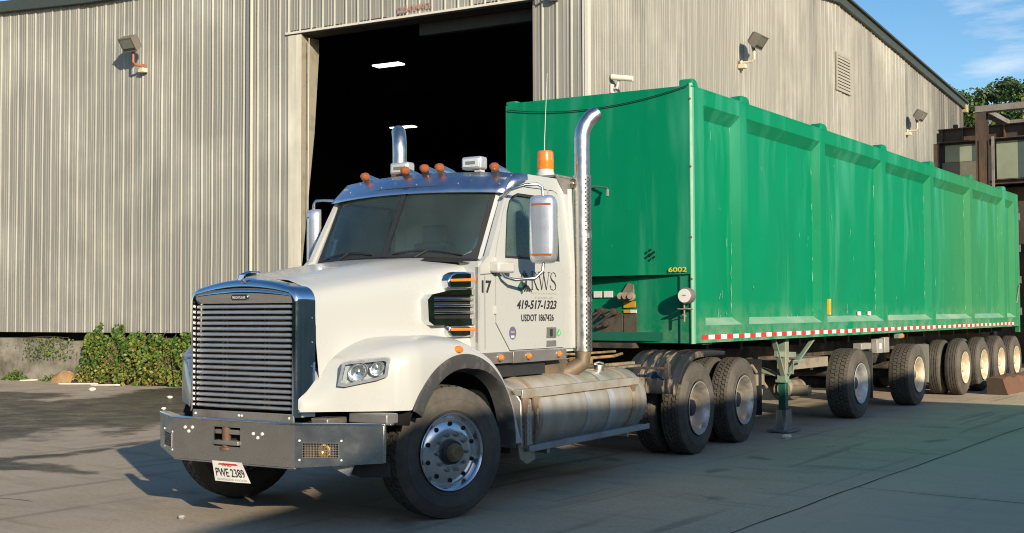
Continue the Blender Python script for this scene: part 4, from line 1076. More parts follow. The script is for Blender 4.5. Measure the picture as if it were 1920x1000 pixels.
# wheels
wheel_steer(T, (1.075, -5.655, RW), R(-19)); wheel_steer(T, (-1.075, -5.70, RW), R(180 - 21))
first = None
for y in (-.81, .60):
    for k in (1, -1):
        rz = 0 if k == 1 else math.pi
        if first is None:
            o1 = wheel_dish(T, (1.09, y, RW), 0); o2 = wheel_dish(T, (.755, y, RW), math.pi); first = (o1, o2)
        else:
            for o, x in zip(first, (1.09, .755)):
                c = copy_tree(o, T); c.location = (k * x, y, RW); c.rotation_euler = (0, 0, (rz if x > 1 else rz + math.pi))
b = B(); b.box((.60, 1.28, .28), (1.2, 1.29, 1.0)); b.box((-1.2, 1.28, .28), (-.6, 1.29, 1.0)); b.obj('mud_flap', 'black', T, split=True)
b = B(); b.tube([(1.12, 1.15, .92), (1.15, 1.6, .62)], .022, 8); b.box((.45, 1.2, .66), (1.16, 1.5, .80)); b.box((.7, 1.3, .52), (1.12, 1.55, .60)); b.obj('rear_bracket', 'dustymetal', T)

# ------------------------------------------------------------------ the green trailer
L = thing('dump_trailer', 'long green steel trailer on many axles with red and white tape along its lower edge', 'trailer')
TW = 1.295; ZB = 1.255; ZTP = 4.17; LEN = 15.92
RIBS = [1.30 + 2.66 * i for i in range(6)]
EDG = [0.30] + [e for r in RIBS for e in (r, r + .20)] + [15.60]
def side_bm(k):
    b = B()
    def fn(u, v, d): return (k * (TW - d), u, v)
    holes = []
    for i in range(0, len(EDG), 2):
        a, c = EDG[i], EDG[i + 1]; z0, z1 = 1.455, 3.985
        holes.append([(a, z0), (c, z0), (c, z1), (a, z1)])
    b.plate([(.035, ZB), (LEN, ZB), (LEN, ZTP), (.035, ZTP)], holes, fn, 0, .003)
    D = .108
    for h in holes:
        (a, z0), (c, _), _, (_, z1) = h
        cb, ct, cs = .085, .14, .065
        A = [(a, z0), (c, z0), (c, z1), (a, z1)]; I = [(a + cs, z0 + cb), (c - cs, z0 + cb), (c - cs, z1 - ct), (a + cs, z1 - ct)]
        for j in range(4):
            p, q = A[j], A[(j + 1) % 4]; r_, s_ = I[(j + 1) % 4], I[j]
            b.mi = 1 if j == 0 else 0
            b.quad(fn(*p, 0), fn(*q, 0), fn(*r_, D), fn(*s_, D))
        b.mi = 0
        nu, nv = 26, 22   # slightly oil-canned inner sheet
        rows = []
        for iv in range(nv + 1):
            rr = []
            for iu in range(nu + 1):
                u = I[0][0] + (I[1][0] - I[0][0]) * iu / nu; v = I[0][1] + (I[3][1] - I[0][1]) * iv / nv
                e = math.sin(math.pi * iu / nu) * math.sin(math.pi * iv / nv)
                w_ = max(0, e)**.6 * (.020 * math.sin(u * 3.1 + v * 1.7) + .008 * math.sin(u * 6.3 - v * .8 + 1) * (v - 1.2) / 2.8 + .012 * math.sin(v * 2.3 + u * 2) + .005 * math.sin(u * 13 + v * .9) * ((v - 1.2) / 2.8)**2)
                rr.append(fn(u, v, D + w_ - .022 * e))
            rows.append(rr)
        b.grid(rows)
    return b
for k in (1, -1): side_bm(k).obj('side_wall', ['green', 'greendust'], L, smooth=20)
# chipped, rubbed paint down the right edge of each bay
b = B(); rnd = random.Random(3)
for i in range(0, len(EDG) - 2, 2):
    c = EDG[i + 1] - .055; z = 1.6
    while z < 3.8:
        if rnd.random() < .55:
            h_ = rnd.uniform(.04, .22); pts = [(c + .012 * math.sin(z * 3) - .02 + rnd.uniform(-.012, .012), z + h_ * j / 3) for j in range(4)]
            b.ribbon(pts, [.004] + [rnd.uniform(.006, .028) for _ in range(2)] + [.004], lambda u, v: (TW - .1035, u, v))
        z += rnd.uniform(.08, .3)
for i in range(60):
    y = rnd.uniform(.3, 15); z = 1.46 + 2.4 * rnd.random()**3; b.ribbon([(y, z), (y + rnd.uniform(-.02, .05), z + rnd.uniform(.02, .12))], rnd.uniform(.004, .014), lambda u, v: (TW - .082, u, v))
tag(b.obj('paint_chips', 'chips', L, smooth=0), kind='stuff')
# ribs' stake tops above the rail, top rail cap
b = B()
for k in (1, -1):
    for r in [-.02] + [x + .1 for x in RIBS]:
        w_ = .15
        b.prism([(r - w_ * .85 + .05, ZTP - .01), (r + w_ + .05, ZTP - .01), (r + w_ * .8 + .05, ZTP + .06), (r + w_ * .45 + .05, ZTP + .085), (r - w_ * .45 + .05, ZTP + .085), (r - w_ * .7 + .05, ZTP + .06)], lambda u, v, d: (k * d, max(u, .012), v), 1.13, TW + .004)
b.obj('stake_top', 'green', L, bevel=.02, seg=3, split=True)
b = B()
for k in (1, -1): b.box((min(k * 1.16, k * 1.297), .0, ZTP - .02), (max(k * 1.16, k * 1.297), LEN, ZTP + .006))
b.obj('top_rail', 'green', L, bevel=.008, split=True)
# front wall: upper sheet and set-back nose
b = B()
b.plate([(-1.26, 2.035), (1.262, 2.035), (1.262, 4.175), (-1.26, 4.225)], [], lambda u, v, d: (u, d, v), -.004, .03)
b.grid([[(x, -.004 - .02 * math.sin(math.pi * (x + 1.26) / 2.52) * math.sin(math.pi * (z - 2.06) / 2.1), z) for x in [-1.24 + .124 * i for i in range(21)]] for z in [2.06 + .105 * j for j in range(21)]])
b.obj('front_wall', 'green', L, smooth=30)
b = B()
b.quad((-1.26, .26, ZB), (1.262, .012, ZB), (1.262, .012, 2.04), (-1.26, .26, 2.04)); b.quad((-1.26, -.004, 2.034), (1.262, -.004, 2.034), (1.262, .014, 2.034), (-1.26, .27, 2.034))
b.box((-1.25, .30, ZB - .02), (1.25, .55, ZB - .002)); b.obj('nose_plate', 'green', L)
b = B(); b.box((1.12, .006, ZB), (1.128, .03, 2.03)); b.obj('nose_seam', 'greendark', L)
for k in (1, -1):
    b = B(); b.prism([(k * 1.262, -.006), (k * 1.275, -.008), (k * 1.297, .012), (k * 1.297, .05), (k * 1.262, .05)], lambda u, v, d: (u, v, d), ZB - .005, 4.20); b.obj('corner_post', 'greenpale' if k > 0 else 'green', L)
b = B()
for z in (1.98, 2.45, 3.25, 4.02): b.lathe([(0, .013), (.006, .012), (.006, 0)], (1.278, -.006, z), (0, -1, 0), 10)
b.obj('post_bolt', 'rust', L, split=True)
# floor, rear frame, door hinges
b = B(); b.box((-1.28, .05, ZB + .02), (1.28, LEN - .02, ZB + .12)); b.obj('floor', 'greendark', L)
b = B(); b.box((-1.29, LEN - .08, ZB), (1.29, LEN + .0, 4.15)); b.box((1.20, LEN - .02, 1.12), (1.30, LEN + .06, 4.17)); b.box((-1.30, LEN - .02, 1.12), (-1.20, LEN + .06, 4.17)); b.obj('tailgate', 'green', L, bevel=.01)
b = B()
for z in (1.5, 2.2, 2.9, 3.6): b.box((1.24, LEN + .06, z), (1.33, LEN + .12, z + .16)); 
b.box((1.27, LEN + .05, 1.55), (1.30, LEN + .09, 3.9)); b.tube([(1.305, LEN - .30, 1.75), (1.32, LEN - .12, 2.1), (1.32, LEN - .02, 2.15)], .015, 6); b.obj('gate_hinges', 'greymetal', L)
# conspicuity tape
b = B(); y = .20
while y < 15.3:
    b.mi = 0; b.quad((1.2985, y, 1.292), (1.2985, y + .165, 1.292), (1.2985, y + .165, 1.345), (1.2985, y, 1.345))
    b.mi = 1; b.quad((1.2985, y + .165, 1.292), (1.2985, y + .33, 1.292), (1.2985, y + .33, 1.345), (1.2985, y + .165, 1.345)); y += .33
b.obj('reflective_tape', ['red', 'refl_white'], L, smooth=0)
b = B(); b.box((1.209, 4.235, 1.56), (1.298, 4.30, 1.78)); b.obj('warning_sticker', 'yellow', L)
b = B(); b.plate(rrect(4.25, 1.59, 4.285, 1.75, .004), [], lambda u, v, d: (1.2992 + d, u, v), 0, .0004); b.obj('sticker_text', 'orange_lab', L)
for y in (5.66, 6.12):
    b = B(); b.box((1.205, y, 1.54), (1.222, y + .115, 1.60)); b.obj('reflector', 'refl_white', L)
# front wall fittings
text('fleet_number', '6002', 'yellow', L, (.995, -.0265, 2.062), (1, 0, 0), (0, 0, 1), .235, .055, 0, .02)
b = B(); cx, cz = .765, 2.268
b.lathe([(0, .020), (.0015, .020), (.0015, 0)], (cx, -.0235, cz), (0, -1, 0), 18)
for i in range(6):
    a = R(60 * i + 90); b.lathe([(0, .0135), (.0015, .0135), (.0015, 0)], (cx + .056 * math.cos(a), -.0235, cz + .056 * math.sin(a)), (0, -1, 0), 14)
b.obj('peep_holes', 'dark', L)
b = B(); b.tube([(-1.24 + 2.5 * t, -.030, 4.155 - .20 * (1 - (2 * t - .95)**2) * .62 + .0 * t) for t in [i / 24 for i in range(25)]], .006, 6); b.obj('tarp_cord', 'ink', L)
b = B(); b.tube([(-.2, -.05, 3.05), (.05, -.06, 3.10), (.24, -.10, 3.06), (.27, -.14, 3.03)], .011, 8); b.tube([(.27, -.14, 3.04), (.272, -.15, 2.96)], .02, 8); b.obj('hose_arm', 'greymetal', L)
# gauge on a bracket
b = B(); b.lathe([(0, .05), (.02, .088), (.09, .092), (.125, .088), (.13, .08)], (1.262, -.03, 1.790), (0, -1, 0), 28); gl = b.obj('pressure_gauge', 'lamp_body', L)
b = B(); b.lathe([(.131, .078), (.134, .076), (.134, 0)], (1.262, -.03, 1.790), (0, -1, 0), 28); b.obj('gauge_face', 'refl_white', gl)
b = B(); b.box((1.235, -.1668, 1.789), (1.285, -.1652, 1.793)); b.box((1.247, -.1668, 1.797), (1.273, -.1652, 1.800)); b.obj('gauge_marks', 'ink', gl)
b = B(); b.box((1.16, -.13, 1.638), (1.29, .0, 1.65)); b.tube([(1.235, -.11, 1.70), (1.235, -.11, 1.50)], .010, 8); b.tube([(1.235, -.11, 1.52), (1.18, -.07, 1.58), (1.20, .0, 1.56)], .008, 6); b.obj('gauge_bracket', 'dustymetal', gl)
# glad hands and panels on the nose
def nx(x, d=0): return .012 + (.26 - .012) * (1.262 - x) / 2.522 - .012 - d
b = B(); b.prism([(-.05, 1.33), (.33, 1.33), (.33, 1.60), (-.05, 1.66)], lambda u, v, d: (u, nx(u, d), v), 0, .012); b.obj('connector_plate', 'grimeplate', L)
b = B(); b.prism([(.345, 1.35), (.53, 1.35), (.53, 1.585), (.345, 1.585)], lambda u, v, d: (u, nx(u, d), v), 0, .010); b.obj('data_plate', 'grimeplate', L)
b = B(); b.prism([(.345, 1.66), (.515, 1.665), (.515, 1.735), (.345, 1.735)], lambda u, v, d: (u, nx(u, d), v), 0, .008); b.prism([(.345, 1.60), (.425, 1.60), (.425, 1.635), (.345, 1.635)], lambda u, v, d: (u, nx(u, d), v), 0, .008); b.obj('orange_plate', 'orange_lab', L)
b = B(); b.prism([(.44, 1.598), (.53, 1.598), (.53, 1.637), (.44, 1.637)], lambda u, v, d: (u, nx(u, d), v), 0, .009)
for x0, x1 in ((.06, .19), (-.09, .03)): b.prism([(x0, 1.785), (x1, 1.785), (x1, 1.86), (x0, 1.86)], lambda u, v, d: (u, nx(u, d), v), 0, .008)
b.obj('white_label', 'refl_white', L, split=True)
b = B(); b.prism([(.30, 1.80), (.42, 1.95), (.49, 1.93), (.50, 1.78)], lambda u, v, d: (u, nx(u, d), v), 0, .02)
for x in (.33, .40, .47): b.lathe([(0, .05), (.06, .05), (.065, .03), (.12, .03), (.12, 0)], (x, nx(x, .02), 1.79), (.3, -1, 0), 16)
b.obj('glad_hands', 'dustymetal', L)
b = B()
for x, z in ((.04, 1.62), (.22, 1.61), (.10, 1.47)): b.lathe([(0, .045), (.07, .04), (.08, .0)], (x, nx(x, .01), z), (.2, -1, .1), 14); b.tube([(x, nx(x, .06), z), (x - .08, nx(x, .10), z - .04), (x - .16, nx(x, .04), z - .03)], .014, 8)
b.obj('hose_fittings', 'rust_dark', L)
# underframe
b = B()
for k in (1, -1): b.box((k * .50 - .07, .3, .92), (k * .50 + .07, LEN - .2, ZB + .02))
for i in range(16): b.box((-1.0, .9 + i * .98, 1.14), (1.0, .98 + i * .98, ZB + .02))
b.box((-.5, .0, 1.19), (.5, 1.6, 1.25))
for y in (5.55, 8.47, 11.45, 12.87, 14.29, 15.68): b.lathe([(-.9, .09), (.9, .09)], (0, y, RW), (1, 0, 0), 14); b.box((-.62, y - .35, .72), (-.40, y + .35, .86)); b.box((.40, y - .35, .72), (.62, y + .35, .86))
b.obj('underframe', 'frame', L)
b = B(); b.lathe([(-.2, .0), (-.2, .10), (-.17, .115), (.35, .115)], (.78, 4.0, .52), (0, 1, 0), 20); b.lathe([(.0, .08), (.5, .08)], (.62, 3.9, .5), (1, 0, 0), 12); b.box((.35, 3.2, .80), (.98, 5.0, .94)); b.obj('air_tank', 'dustymetal', L)
b = B(); b.box((1.04, 6.75, .93), (1.14, 7.05, 1.16)); b.box((1.04, 7.12, .93), (1.14, 7.36, 1.18)); b.box((.9, 6.3, 1.0), (1.04, 7.5, 1.1)); b.obj('toolbox', 'greybox', L, bevel=.01)
b = B(); b.box((1.142, 6.85, 1.0), (1.145, 6.95, 1.09)); b.obj('toolbox_label', 'refl_white', L)
b = B(); b.box((1.21, 7.38, 1.16), (1.285, 7.62, 1.235)); mk = b.obj('marker_bracket', 'greenleg', L); b = B(); b.box((1.20, 7.53, 1.165), (1.30, 7.64, 1.225)); b.obj('marker_lamp', 'amber', mk, bevel=.008)
# landing gear
for k in (1, -1):
    b = B(); b.box((k * 1.10 - .05, 2.96, .30), (k * 1.10 + .05, 3.06, .70)); lg = b.obj('landing_gear', 'greenleg2', L, bevel=.006)
    b = B(); b.box((k * 1.10 - .062, 2.95, .66), (k * 1.10 + .062, 3.075, 1.25)); b.box((k * 1.10 - .08, 2.93, .66), (k * 1.10 + .08, 3.09, .70)); b.obj('leg_housing', 'greenleg', lg, bevel=.006)
    b = B(); b.bar((k * 1.14, 2.62, 1.24), (k * 1.12, 3.0, .70), .06, .03); b.bar((k * 1.14, 4.0, 1.22), (k * 1.12, 3.05, .72), .05, .03); b.bar((k * 1.13, 2.70, 1.05), (k * 1.13, 3.35, 1.02), .04, .07); b.bar((k * .5, 3.0, .9), (k * 1.1, 3.0, .75), .06, .06); b.obj('leg_brace', 'greenleg', lg)
    b = B(); b.prism([(2.84, .03), (3.19, .03), (3.12, .14), (3.10, .30), (2.93, .30), (2.91, .14)], lambda u, v, d: (k * (1.10 + d), u, v), -.075, -.06); b.prism([(2.84, .03), (3.19, .03), (3.12, .14), (3.10, .30), (2.93, .30), (2.91, .14)], lambda u, v, d: (k * (1.10 + d), u, v), .06, .075); b.box((k * 1.10 - .15, 2.80, .012), (k * 1.10 + .15, 3.23, .035)); b.obj('leg_foot', 'greymetal', lg, bevel=.004)
b = B(); b.tube([(-1.1, 3.0, .78), (1.15, 3.0, .78)], .025, 8); b.tube([(1.16, 3.0, .78), (1.24, 3.0, .78), (1.25, 3.0, .95), (1.25, 3.35, .93)], .014, 8); b.obj('crank_rod', 'greenleg', L)
# mud flaps
b = B(); b.box((.78, 6.17, .26), (1.25, 6.19, .98)); b.obj('mud_flap', 'flap', L); b = B(); b.box((.80, 9.07, .36), (1.27, 9.09, 1.02)); b.obj('mud_flap', 'flap2', L)
# wheels: two lift axles on wide singles, four tandem axles behind
first = wheel_dish(L, (1.09, 5.55, RW), 0, 'dish2', .385, 'wide', 'black', .20)
c = copy_tree(first, L); c.location = (-1.09, 5.55, RW); c.rotation_euler = (0, 0, math.pi)
fb = wheel_dish(L, (1.09, 8.47, RW), 0, 'cream', .385, 'wide', 'dustymetal', .20)
c = copy_tree(fb, L); c.location = (-1.09, 8.47, RW); c.rotation_euler = (0, 0, math.pi)
first = None
for y in (11.45, 12.87, 14.29, 15.68):
    for k in (1, -1):
        if first is None:
            first = (wheel_dish(L, (1.14, y, RW), 0, 'cream', .275, 'rib', 'cream', .15), wheel_dish(L, (.80, y, RW), math.pi, 'cream', .275, 'rib', 'cream', .15))
        else:
            for o, x in zip(first, (1.14, .80)):
                c = copy_tree(o, L); c.location = (k * x, y, RW); c.rotation_euler = (0, 0, (0 if k == 1 else math.pi) + (0 if x > 1 else math.pi))

# ------------------------------------------------------------------ the warehouse
CW = Vector((-4.295, 6.816, 0)); PB = .11899; PR = R(.5)
def bl(u, v, z): return Vector((u * math.cos(PB) - v * math.sin(PB), u * math.sin(PB) + v * math.cos(PB), z))
def br(u, v, z): return Vector((u * math.cos(PR) - v * math.sin(PR), u * math.sin(PR) + v * math.cos(PR), z))
W = thing('warehouse', 'large weathered grey ribbed-metal warehouse with a tall dark open doorway behind the truck', 'warehouse', CW)
PROF = [(0, 0), (.045, 0), (.05, .005), (.07, .005), (.075, 0), (.125, 0), (.13, .005), (.15, .005), (.155, 0), (.205, 0), (.216, .024), (.234, .024), (.258, 0)]
PER = .305
def corr(b, s0, s1, zb, zt, fn, ph=0.):
    """ribbed sheet from s0 to s1; zb, zt give its lower and upper edge; fn(s, d, z)"""
    pts = []; n0 = int((s0 - ph) / PER) - 1
    for i in range(n0, int((s1 - ph) / PER) + 2):
        lap = .006 if i % 3 == 0 else 0
        wob = .004 * math.sin(i * 12.9) 
        for s, d in PROF:
            S = ph + i * PER + s + (wob if d > .02 else 0)
            if s0 <= S <= s1: pts.append((S, d + lap))
    pts = [(s0, pts[0][1])] + pts + [(s1, pts[-1][1])]
    nz = 6; rows = []
    for j in range(nz + 1):
        rows.append([fn(s, d, zb(s) + (zt(s) - zb(s)) * j / nz) for s, d in pts])
    b.grid(rows)
ftop = lambda s: lerp([(-24, 9.62), (-16.3, 9.25), (-13.1, 9.09), (-9, 9.02), (0, 9.0)], s)
def ff(s, d, z):
    dent = .02 * math.sin(s * 2.1 + z * .7) * math.sin(s * .83 - z * 1.3 + 2)
    if z < 2: dent += .05 * math.exp(-((s + 10.75) / .16)**2 - ((z - 1.45) / .2)**2)
    return bl(s, -d + dent * .5, z)
b = B(); corr(b, -24, -8.2, lambda s: 1.165, ftop, ff); b.obj('wall', 'wall', W, smooth=25)
b = B(); corr(b, -8.08, -7.07, lambda s: 1.165, ftop, ff, .1); b.obj('wall', 'wall', W, smooth=25)
b = B(); corr(b, -7.07, -1.08, lambda s: 7.65, ftop, ff, .03); b.obj('wall', 'wall', W, smooth=25)
b = B(); corr(b, -1.08, -.06, lambda s: .02, ftop, ff, .08); b.obj('wall', 'wall', W, smooth=25)
gz = lambda v: 9.0 + 1.52 * v / 13.7 if v < 13.7 else 10.52 - (v - 13.7) * .0830
b = B(); corr(b, .07, 27.4, lambda s: .02, lambda s: gz(s) - .02, lambda s, d, z: br(d + .012 * math.sin(s * 1.3 + z * .5) * math.sin(s * .47 + 1), s, z), .0); b.obj('side_wall', 'wall2', W, smooth=25)
b = B()
b.quad(bl(-24, .0, 0), bl(-24, 27.4, 0), bl(-24, 27.4, 9), bl(-24, 0, 9)); p = br(0, 27.4, 0); q = bl(-24, 27.4, 0); b.quad(p, q, q + Vector((0, 0, 9)), p + Vector((0, 0, 9.3))); b.obj('back_wall', 'wall', W)
b = B(); b.prism([(-.005, -.045), (.06, -.045), (.06, .09), (-.06, .09), (-.06, -.03), (-.005, -.03)], lambda u, v, d: bl(u - .0, v, d), .0, 8.98); b.obj('corner_trim', 'trimpale', W)
b = B(); b.prism([(-8.20, -.055), (-8.08, -.055), (-8.08, .02), (-8.20, .02)], lambda u, v, d: bl(u, v, d), 1.16, 9.02); b.obj('seam_trim', 'trimgrey', W)
b = B(); b.tube([bl(-8.02, -.09, 9.0), bl(-8.02, -.09, 1.2)], .035, 8); b.obj('conduit', 'trimpale2', W)
# eaves and roof
b = B()
ss = [-24, -16.3, -13.1, -9, .12]
b.grid([[bl(s, v, ftop(s) + dz) for s in ss] for v, dz in ((-.02, -.03), (-.16, -.03), (-.16, .24), (-.02, .26), (.2, .27))]); b.obj('eave_gutter', 'fascia', W)
b = B(); vs = [-.16, 3.4, 6.85, 10.3, 13.7, 17.1, 20.5, 24, 27.6]
b.grid([[br(u, v, gz(v) + dz) for v in vs] for u, dz in ((.02, -.20), (.12, -.20), (.12, .05), (.0, .07), (-.2, .07))]); b.grid([[br(u, v, gz(v) + dz) for v in vs] for u, dz in ((.12, .045), (.20, .045), (.20, .10), (.0, .12))]); b.obj('rake_trim', 'fascia', W)
b = B(); e = br(0, 27.6, gz(27.6)); b.box(e + Vector((-.05, -.25, -.30)), e + Vector((.16, .05, -.02))); b.obj('rake_end', 'yellowed', W)
b = B(); b.grid([[(bl(u, v, 0) if u < -1 else br(u + .05, v, 0)) + Vector((0, 0, gz(v) + .08 + (ftop(-24) - 9.0 if u < -20 and v < 1 else 0))) for v in vs] for u in (-24, -12, 0)]); b.obj('roof', 'fascia', W)
# doorway: header trim, soffit, pale jamb and the tapered frame column, hung door panel
b = B(); b.prism([(-7.10, 7.61), (-1.04, 7.61), (-1.04, 7.655), (-7.10, 7.655)], lambda u, v, d: bl(u, d, v), -.06, -.005); b.obj('door_header', 'trimpale', W)
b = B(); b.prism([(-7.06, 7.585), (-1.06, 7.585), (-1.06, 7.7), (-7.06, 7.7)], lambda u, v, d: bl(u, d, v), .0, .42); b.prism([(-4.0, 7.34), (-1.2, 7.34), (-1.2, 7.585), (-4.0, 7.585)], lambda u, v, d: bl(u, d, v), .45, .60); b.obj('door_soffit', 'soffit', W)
b = B(); b.prism([(-7.05, .0), (-6.71, .0), (-6.71, 7.585), (-7.05, 7.585)], lambda u, v, d: bl(u, d, v), -.03, .0); b.obj('door_jamb', 'jamb', W)
b = B()
rows = []
for z in [0, 1, 2, 2.65, 3.4, 4.4, 5.5, 6.4, 7.29, 7.58]: rows.append([bl(-6.705, v, z) for v in [max(.03, lerp([(2.0, .0), (2.65, .03), (5.5, .444), (7.3, .60)], z)) * t for t in (0, .5, 1)]])
b.grid(rows); b.grid([[Vector(r[-1]), Vector(r[-1]) + bl(-.2, 0.0, 0)] for r in rows]); b.obj('frame_column', 'jamb2', W)
b = B(); b.prism([(-1.10, 0), (-1.06, 0), (-1.06, 7.585), (-1.10, 7.585)], lambda u, v, d: bl(u, d, v), -.045, .3); b.obj('door_jamb', 'trimgrey', W)
b = B(); b.tube([bl(-6.55, .05, 7.5), bl(-6.58, .04, 0)], .008, 6); b.obj('door_cable', 'trimpale', W)
# near-black lining added inside; the hall's shade is put into its colour
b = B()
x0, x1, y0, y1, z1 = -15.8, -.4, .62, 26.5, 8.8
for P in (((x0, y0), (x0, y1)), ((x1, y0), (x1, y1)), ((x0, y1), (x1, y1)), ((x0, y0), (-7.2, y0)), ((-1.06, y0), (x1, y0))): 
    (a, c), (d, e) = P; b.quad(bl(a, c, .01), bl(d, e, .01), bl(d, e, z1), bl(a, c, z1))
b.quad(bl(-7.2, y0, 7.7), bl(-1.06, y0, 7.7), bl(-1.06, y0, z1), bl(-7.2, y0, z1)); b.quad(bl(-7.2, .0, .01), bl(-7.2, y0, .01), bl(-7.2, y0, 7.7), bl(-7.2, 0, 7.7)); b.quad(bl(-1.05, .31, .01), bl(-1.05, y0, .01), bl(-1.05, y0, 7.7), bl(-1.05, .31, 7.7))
b.quad(bl(x0, y0, z1), bl(x1, y0, z1), bl(x1, y1, z1), bl(x0, y1, z1)); b.quad(bl(x0, .05, .012), bl(x1, .05, .012), bl(x1, y1, .012), bl(x0, y1, .012)); b.obj('hall_shade_lining', 'void', W, smooth=0)
# faded red lettering over the door
text('clearance_lettering', 'CLEARANCE', 'fadedred', W, bl(-4.22, -.046, 7.725), bl(1, 0, 0), (0, 0, 1), .84, .135, 0, .012)
# louvre in the gable
b = B(); b.plate([(13.52, 7.82), (14.70, 7.82), (14.70, 8.90), (13.52, 8.90)], [[(13.60, 7.90), (14.62, 7.90), (14.62, 8.82), (13.60, 8.82)]], lambda u, v, d: br(d, u, v), .02, .06); lv = b.obj('louvre_vent', 'louvre', W)
b = B()
for i in range(10): z = 7.92 + i * .091; b.prism([(.035, z), (.075, z - .005), (.048, z + .075), (.035, z + .075)], lambda u, v, d: br(u, d, v), 13.6, 14.62)
b.obj('louvre_blade', 'louvre', lv, smooth=0, split=True)
b = B(); b.prism([(13.6, 7.9), (14.62, 7.9), (14.62, 8.82), (13.6, 8.82)], lambda u, v, d: br(d, u, v), .036, .040); b.obj('louvre_back', 'rust_dark', lv)
# foundation
b = B(); rows = []
for j in range(11):
    z = 1.02 * j / 10
    rows.append([])
    for i in range(91):
        s = -24 + (24 - 13.42) * i / 90; e = max(0, min(1, (s + 14.6) / 1.0)); top = 1.02 - .10 * abs(math.sin(s * 1.9)) * e - .12 * e * max(0, math.sin(s * 7))
        rows[-1].append(bl(s, -.10 + .025 * math.sin(s * 3 + z * 5) + .03 * math.sin(s * 9.1 - z * 11) * e + .08 * e * max(0, z - .6), min(z, top)))
rows.append([p + bl(0, .6, 0) for p in rows[-1]]); b.grid(rows)
b.grid([[r[-1], r[-1] + bl(0, .6, 0)] for r in rows[:-1]])
b.obj('foundation', 'concrete', W, smooth=40)
b = B(); b.prism([(-9.3, 0), (-7.12, 0), (-7.12, 1.1), (-9.3, 1.06)], lambda u, v, d: bl(u, d, v), .02, .4); b.obj('foundation', 'concrete', W, bevel=.02)
b = B(); b.box((0, 0, 0), (.42, .5, .70)); b.bm.transform(Matrix.Translation(bl(-13.40, -.06, 0)) @ Matrix.Rotation(PB, 4, 'Z'))
for v in b.bm.verts: v.co += Vector((random.uniform(-.05, .05), random.uniform(-.04, .04), random.uniform(-.05, .05) if v.co.z > .2 else 0))
b.obj('foundation_block', 'concrete', W, bevel=.03)
b = B(); b.quad(bl(-24, .45, 0), bl(-7.12, .45, 0), bl(-7.12, .45, 1.3), bl(-24, .45, 1.3)); b.obj('foundation_recess', 'dark', W)
b = B(); b.quad(bl(-24, -.0, 1.163), bl(-7.1, -.0, 1.163), bl(-7.1, .5, 1.163), bl(-24, .5, 1.163)); b.obj('sill_flashing', 'trimgrey', W)

# ------------------------------------------------------------------ things fixed to the warehouse
def frm(fn, u, v, z): return CW + fn(u, v, z)
def flood(name, fn, s, z0, side, label, pipe, reach=.36):
    """flood lamp on a bent pipe; fn maps (along wall, outward, up) with origin at wall foot"""
    root = thing(name, label, 'floodlight', CW + fn(s, 0, z0), 0, 'floodlights bolted to the warehouse walls')
    o = fn(s, 0, z0)
    def g(a, d, z): return fn(s + a, d, z0 + z) - o
    b = B(); b.tube([g(0, 0, 0), g(0, .12, 0), g(0, reach - .06, .0), g(0, reach, .05), g(0, reach, .26)], .028, 10); b.lathe([(0, .06), (.03, .06), (.035, .03)], g(0, .03, 0), g(0, 1, 0), 14); b.obj('pipe_arm', pipe, root)
    b = B(); b.box((-.09, -.07, -.05), (.09, .07, .05)); b.bm.transform(Matrix.Translation(g(0, .07, -.09))); b.obj('junction_box', 'pipe_cream', root, bevel=.01)
    t = R(36); c, s_ = math.cos(t), math.sin(t)
    def h(a, f, n):  # f along lens normal (out and down), n up the lens
        a, f, n = a * .84, f * .84, n * .84
        return g(a, reach + .10 + f * c + n * s_, .47 - f * s_ + n * c)
    b = B(); Wd, Hh = .25, .20
    def ringy(f, w_, hh): return [h(a * w_, f, n * hh) for a, n in ((-1, -1), (1, -1), (1, 1), (-1, 1))]
    rows = [ringy(-.20, .17, .13), ringy(-.12, .23, .18), ringy(.10, Wd, Hh), ringy(.13, Wd, Hh)]
    b.grid(rows, True); b.f([b.bm.verts.new(p) for p in rows[0]])
    for a, n0, n1 in ((0, Hh, Hh - .03), (0, -Hh, -Hh + .03)): b.quad(h(-Wd, .13, n0), h(Wd, .13, n0), h(Wd, .13, n1), h(-Wd, .13, n1))
    for a in (-1, 1): b.quad(h(a * Wd, .13, -Hh), h(a * Wd, .13, Hh), h(a * (Wd - .03), .13, Hh), h(a * (Wd - .03), .13, -Hh))
    hd = b.obj('lamp_head', 'lamp_body', root, smooth=0)
    b = B(); b.quad(h(-Wd + .03, .12, -Hh + .1), h(Wd - .03, .12, -Hh + .1), h(Wd - .03, .12, Hh - .03), h(-Wd + .03, .12, Hh - .03)); b.obj('lamp_glass', 'lamp_glass', hd)
    b = B(); b.quad(h(-Wd + .03, .118, -Hh + .03), h(Wd - .03, .118, -Hh + .03), h(Wd - .03, .118, -Hh + .1), h(-Wd + .03, .118, -Hh + .1)); b.obj('ballast_cover', 'soffit', hd)
    b = B(); b.tube([g(0, reach, .24), h(0, -.10, -.15)], .04, 10); b.box((-.05, -.05, -.05), (.05, .05, .05)); b.bm.transform(Matrix.Identity(4)); b.obj('swivel', 'lamp_body', root)
fF = lambda a, d, z: bl(a, -.03 - d, z)
fS = lambda a, d, z: br(.03 + d, a, z)
flood('floodlight', fF, -11.27, 7.34, 1, 'bronze floodlight on a rust-red pipe arm high on the wall left of the doorway', 'pipe_red')
flood('floodlight', fF, -.62, 7.66, 1, 'floodlight right of the doorway whose lower end just shows at the top of the picture', 'pipe_cream')
flood('floodlight', fS, 6.95, 7.45, 1, 'bronze floodlight on a cream pipe arm, the nearer one above the green trailer', 'pipe_cream')
flood('floodlight', fS, 20.1, 7.45, 1, 'small far floodlight on the side wall near the rusty steel gantry', 'pipe_cream')
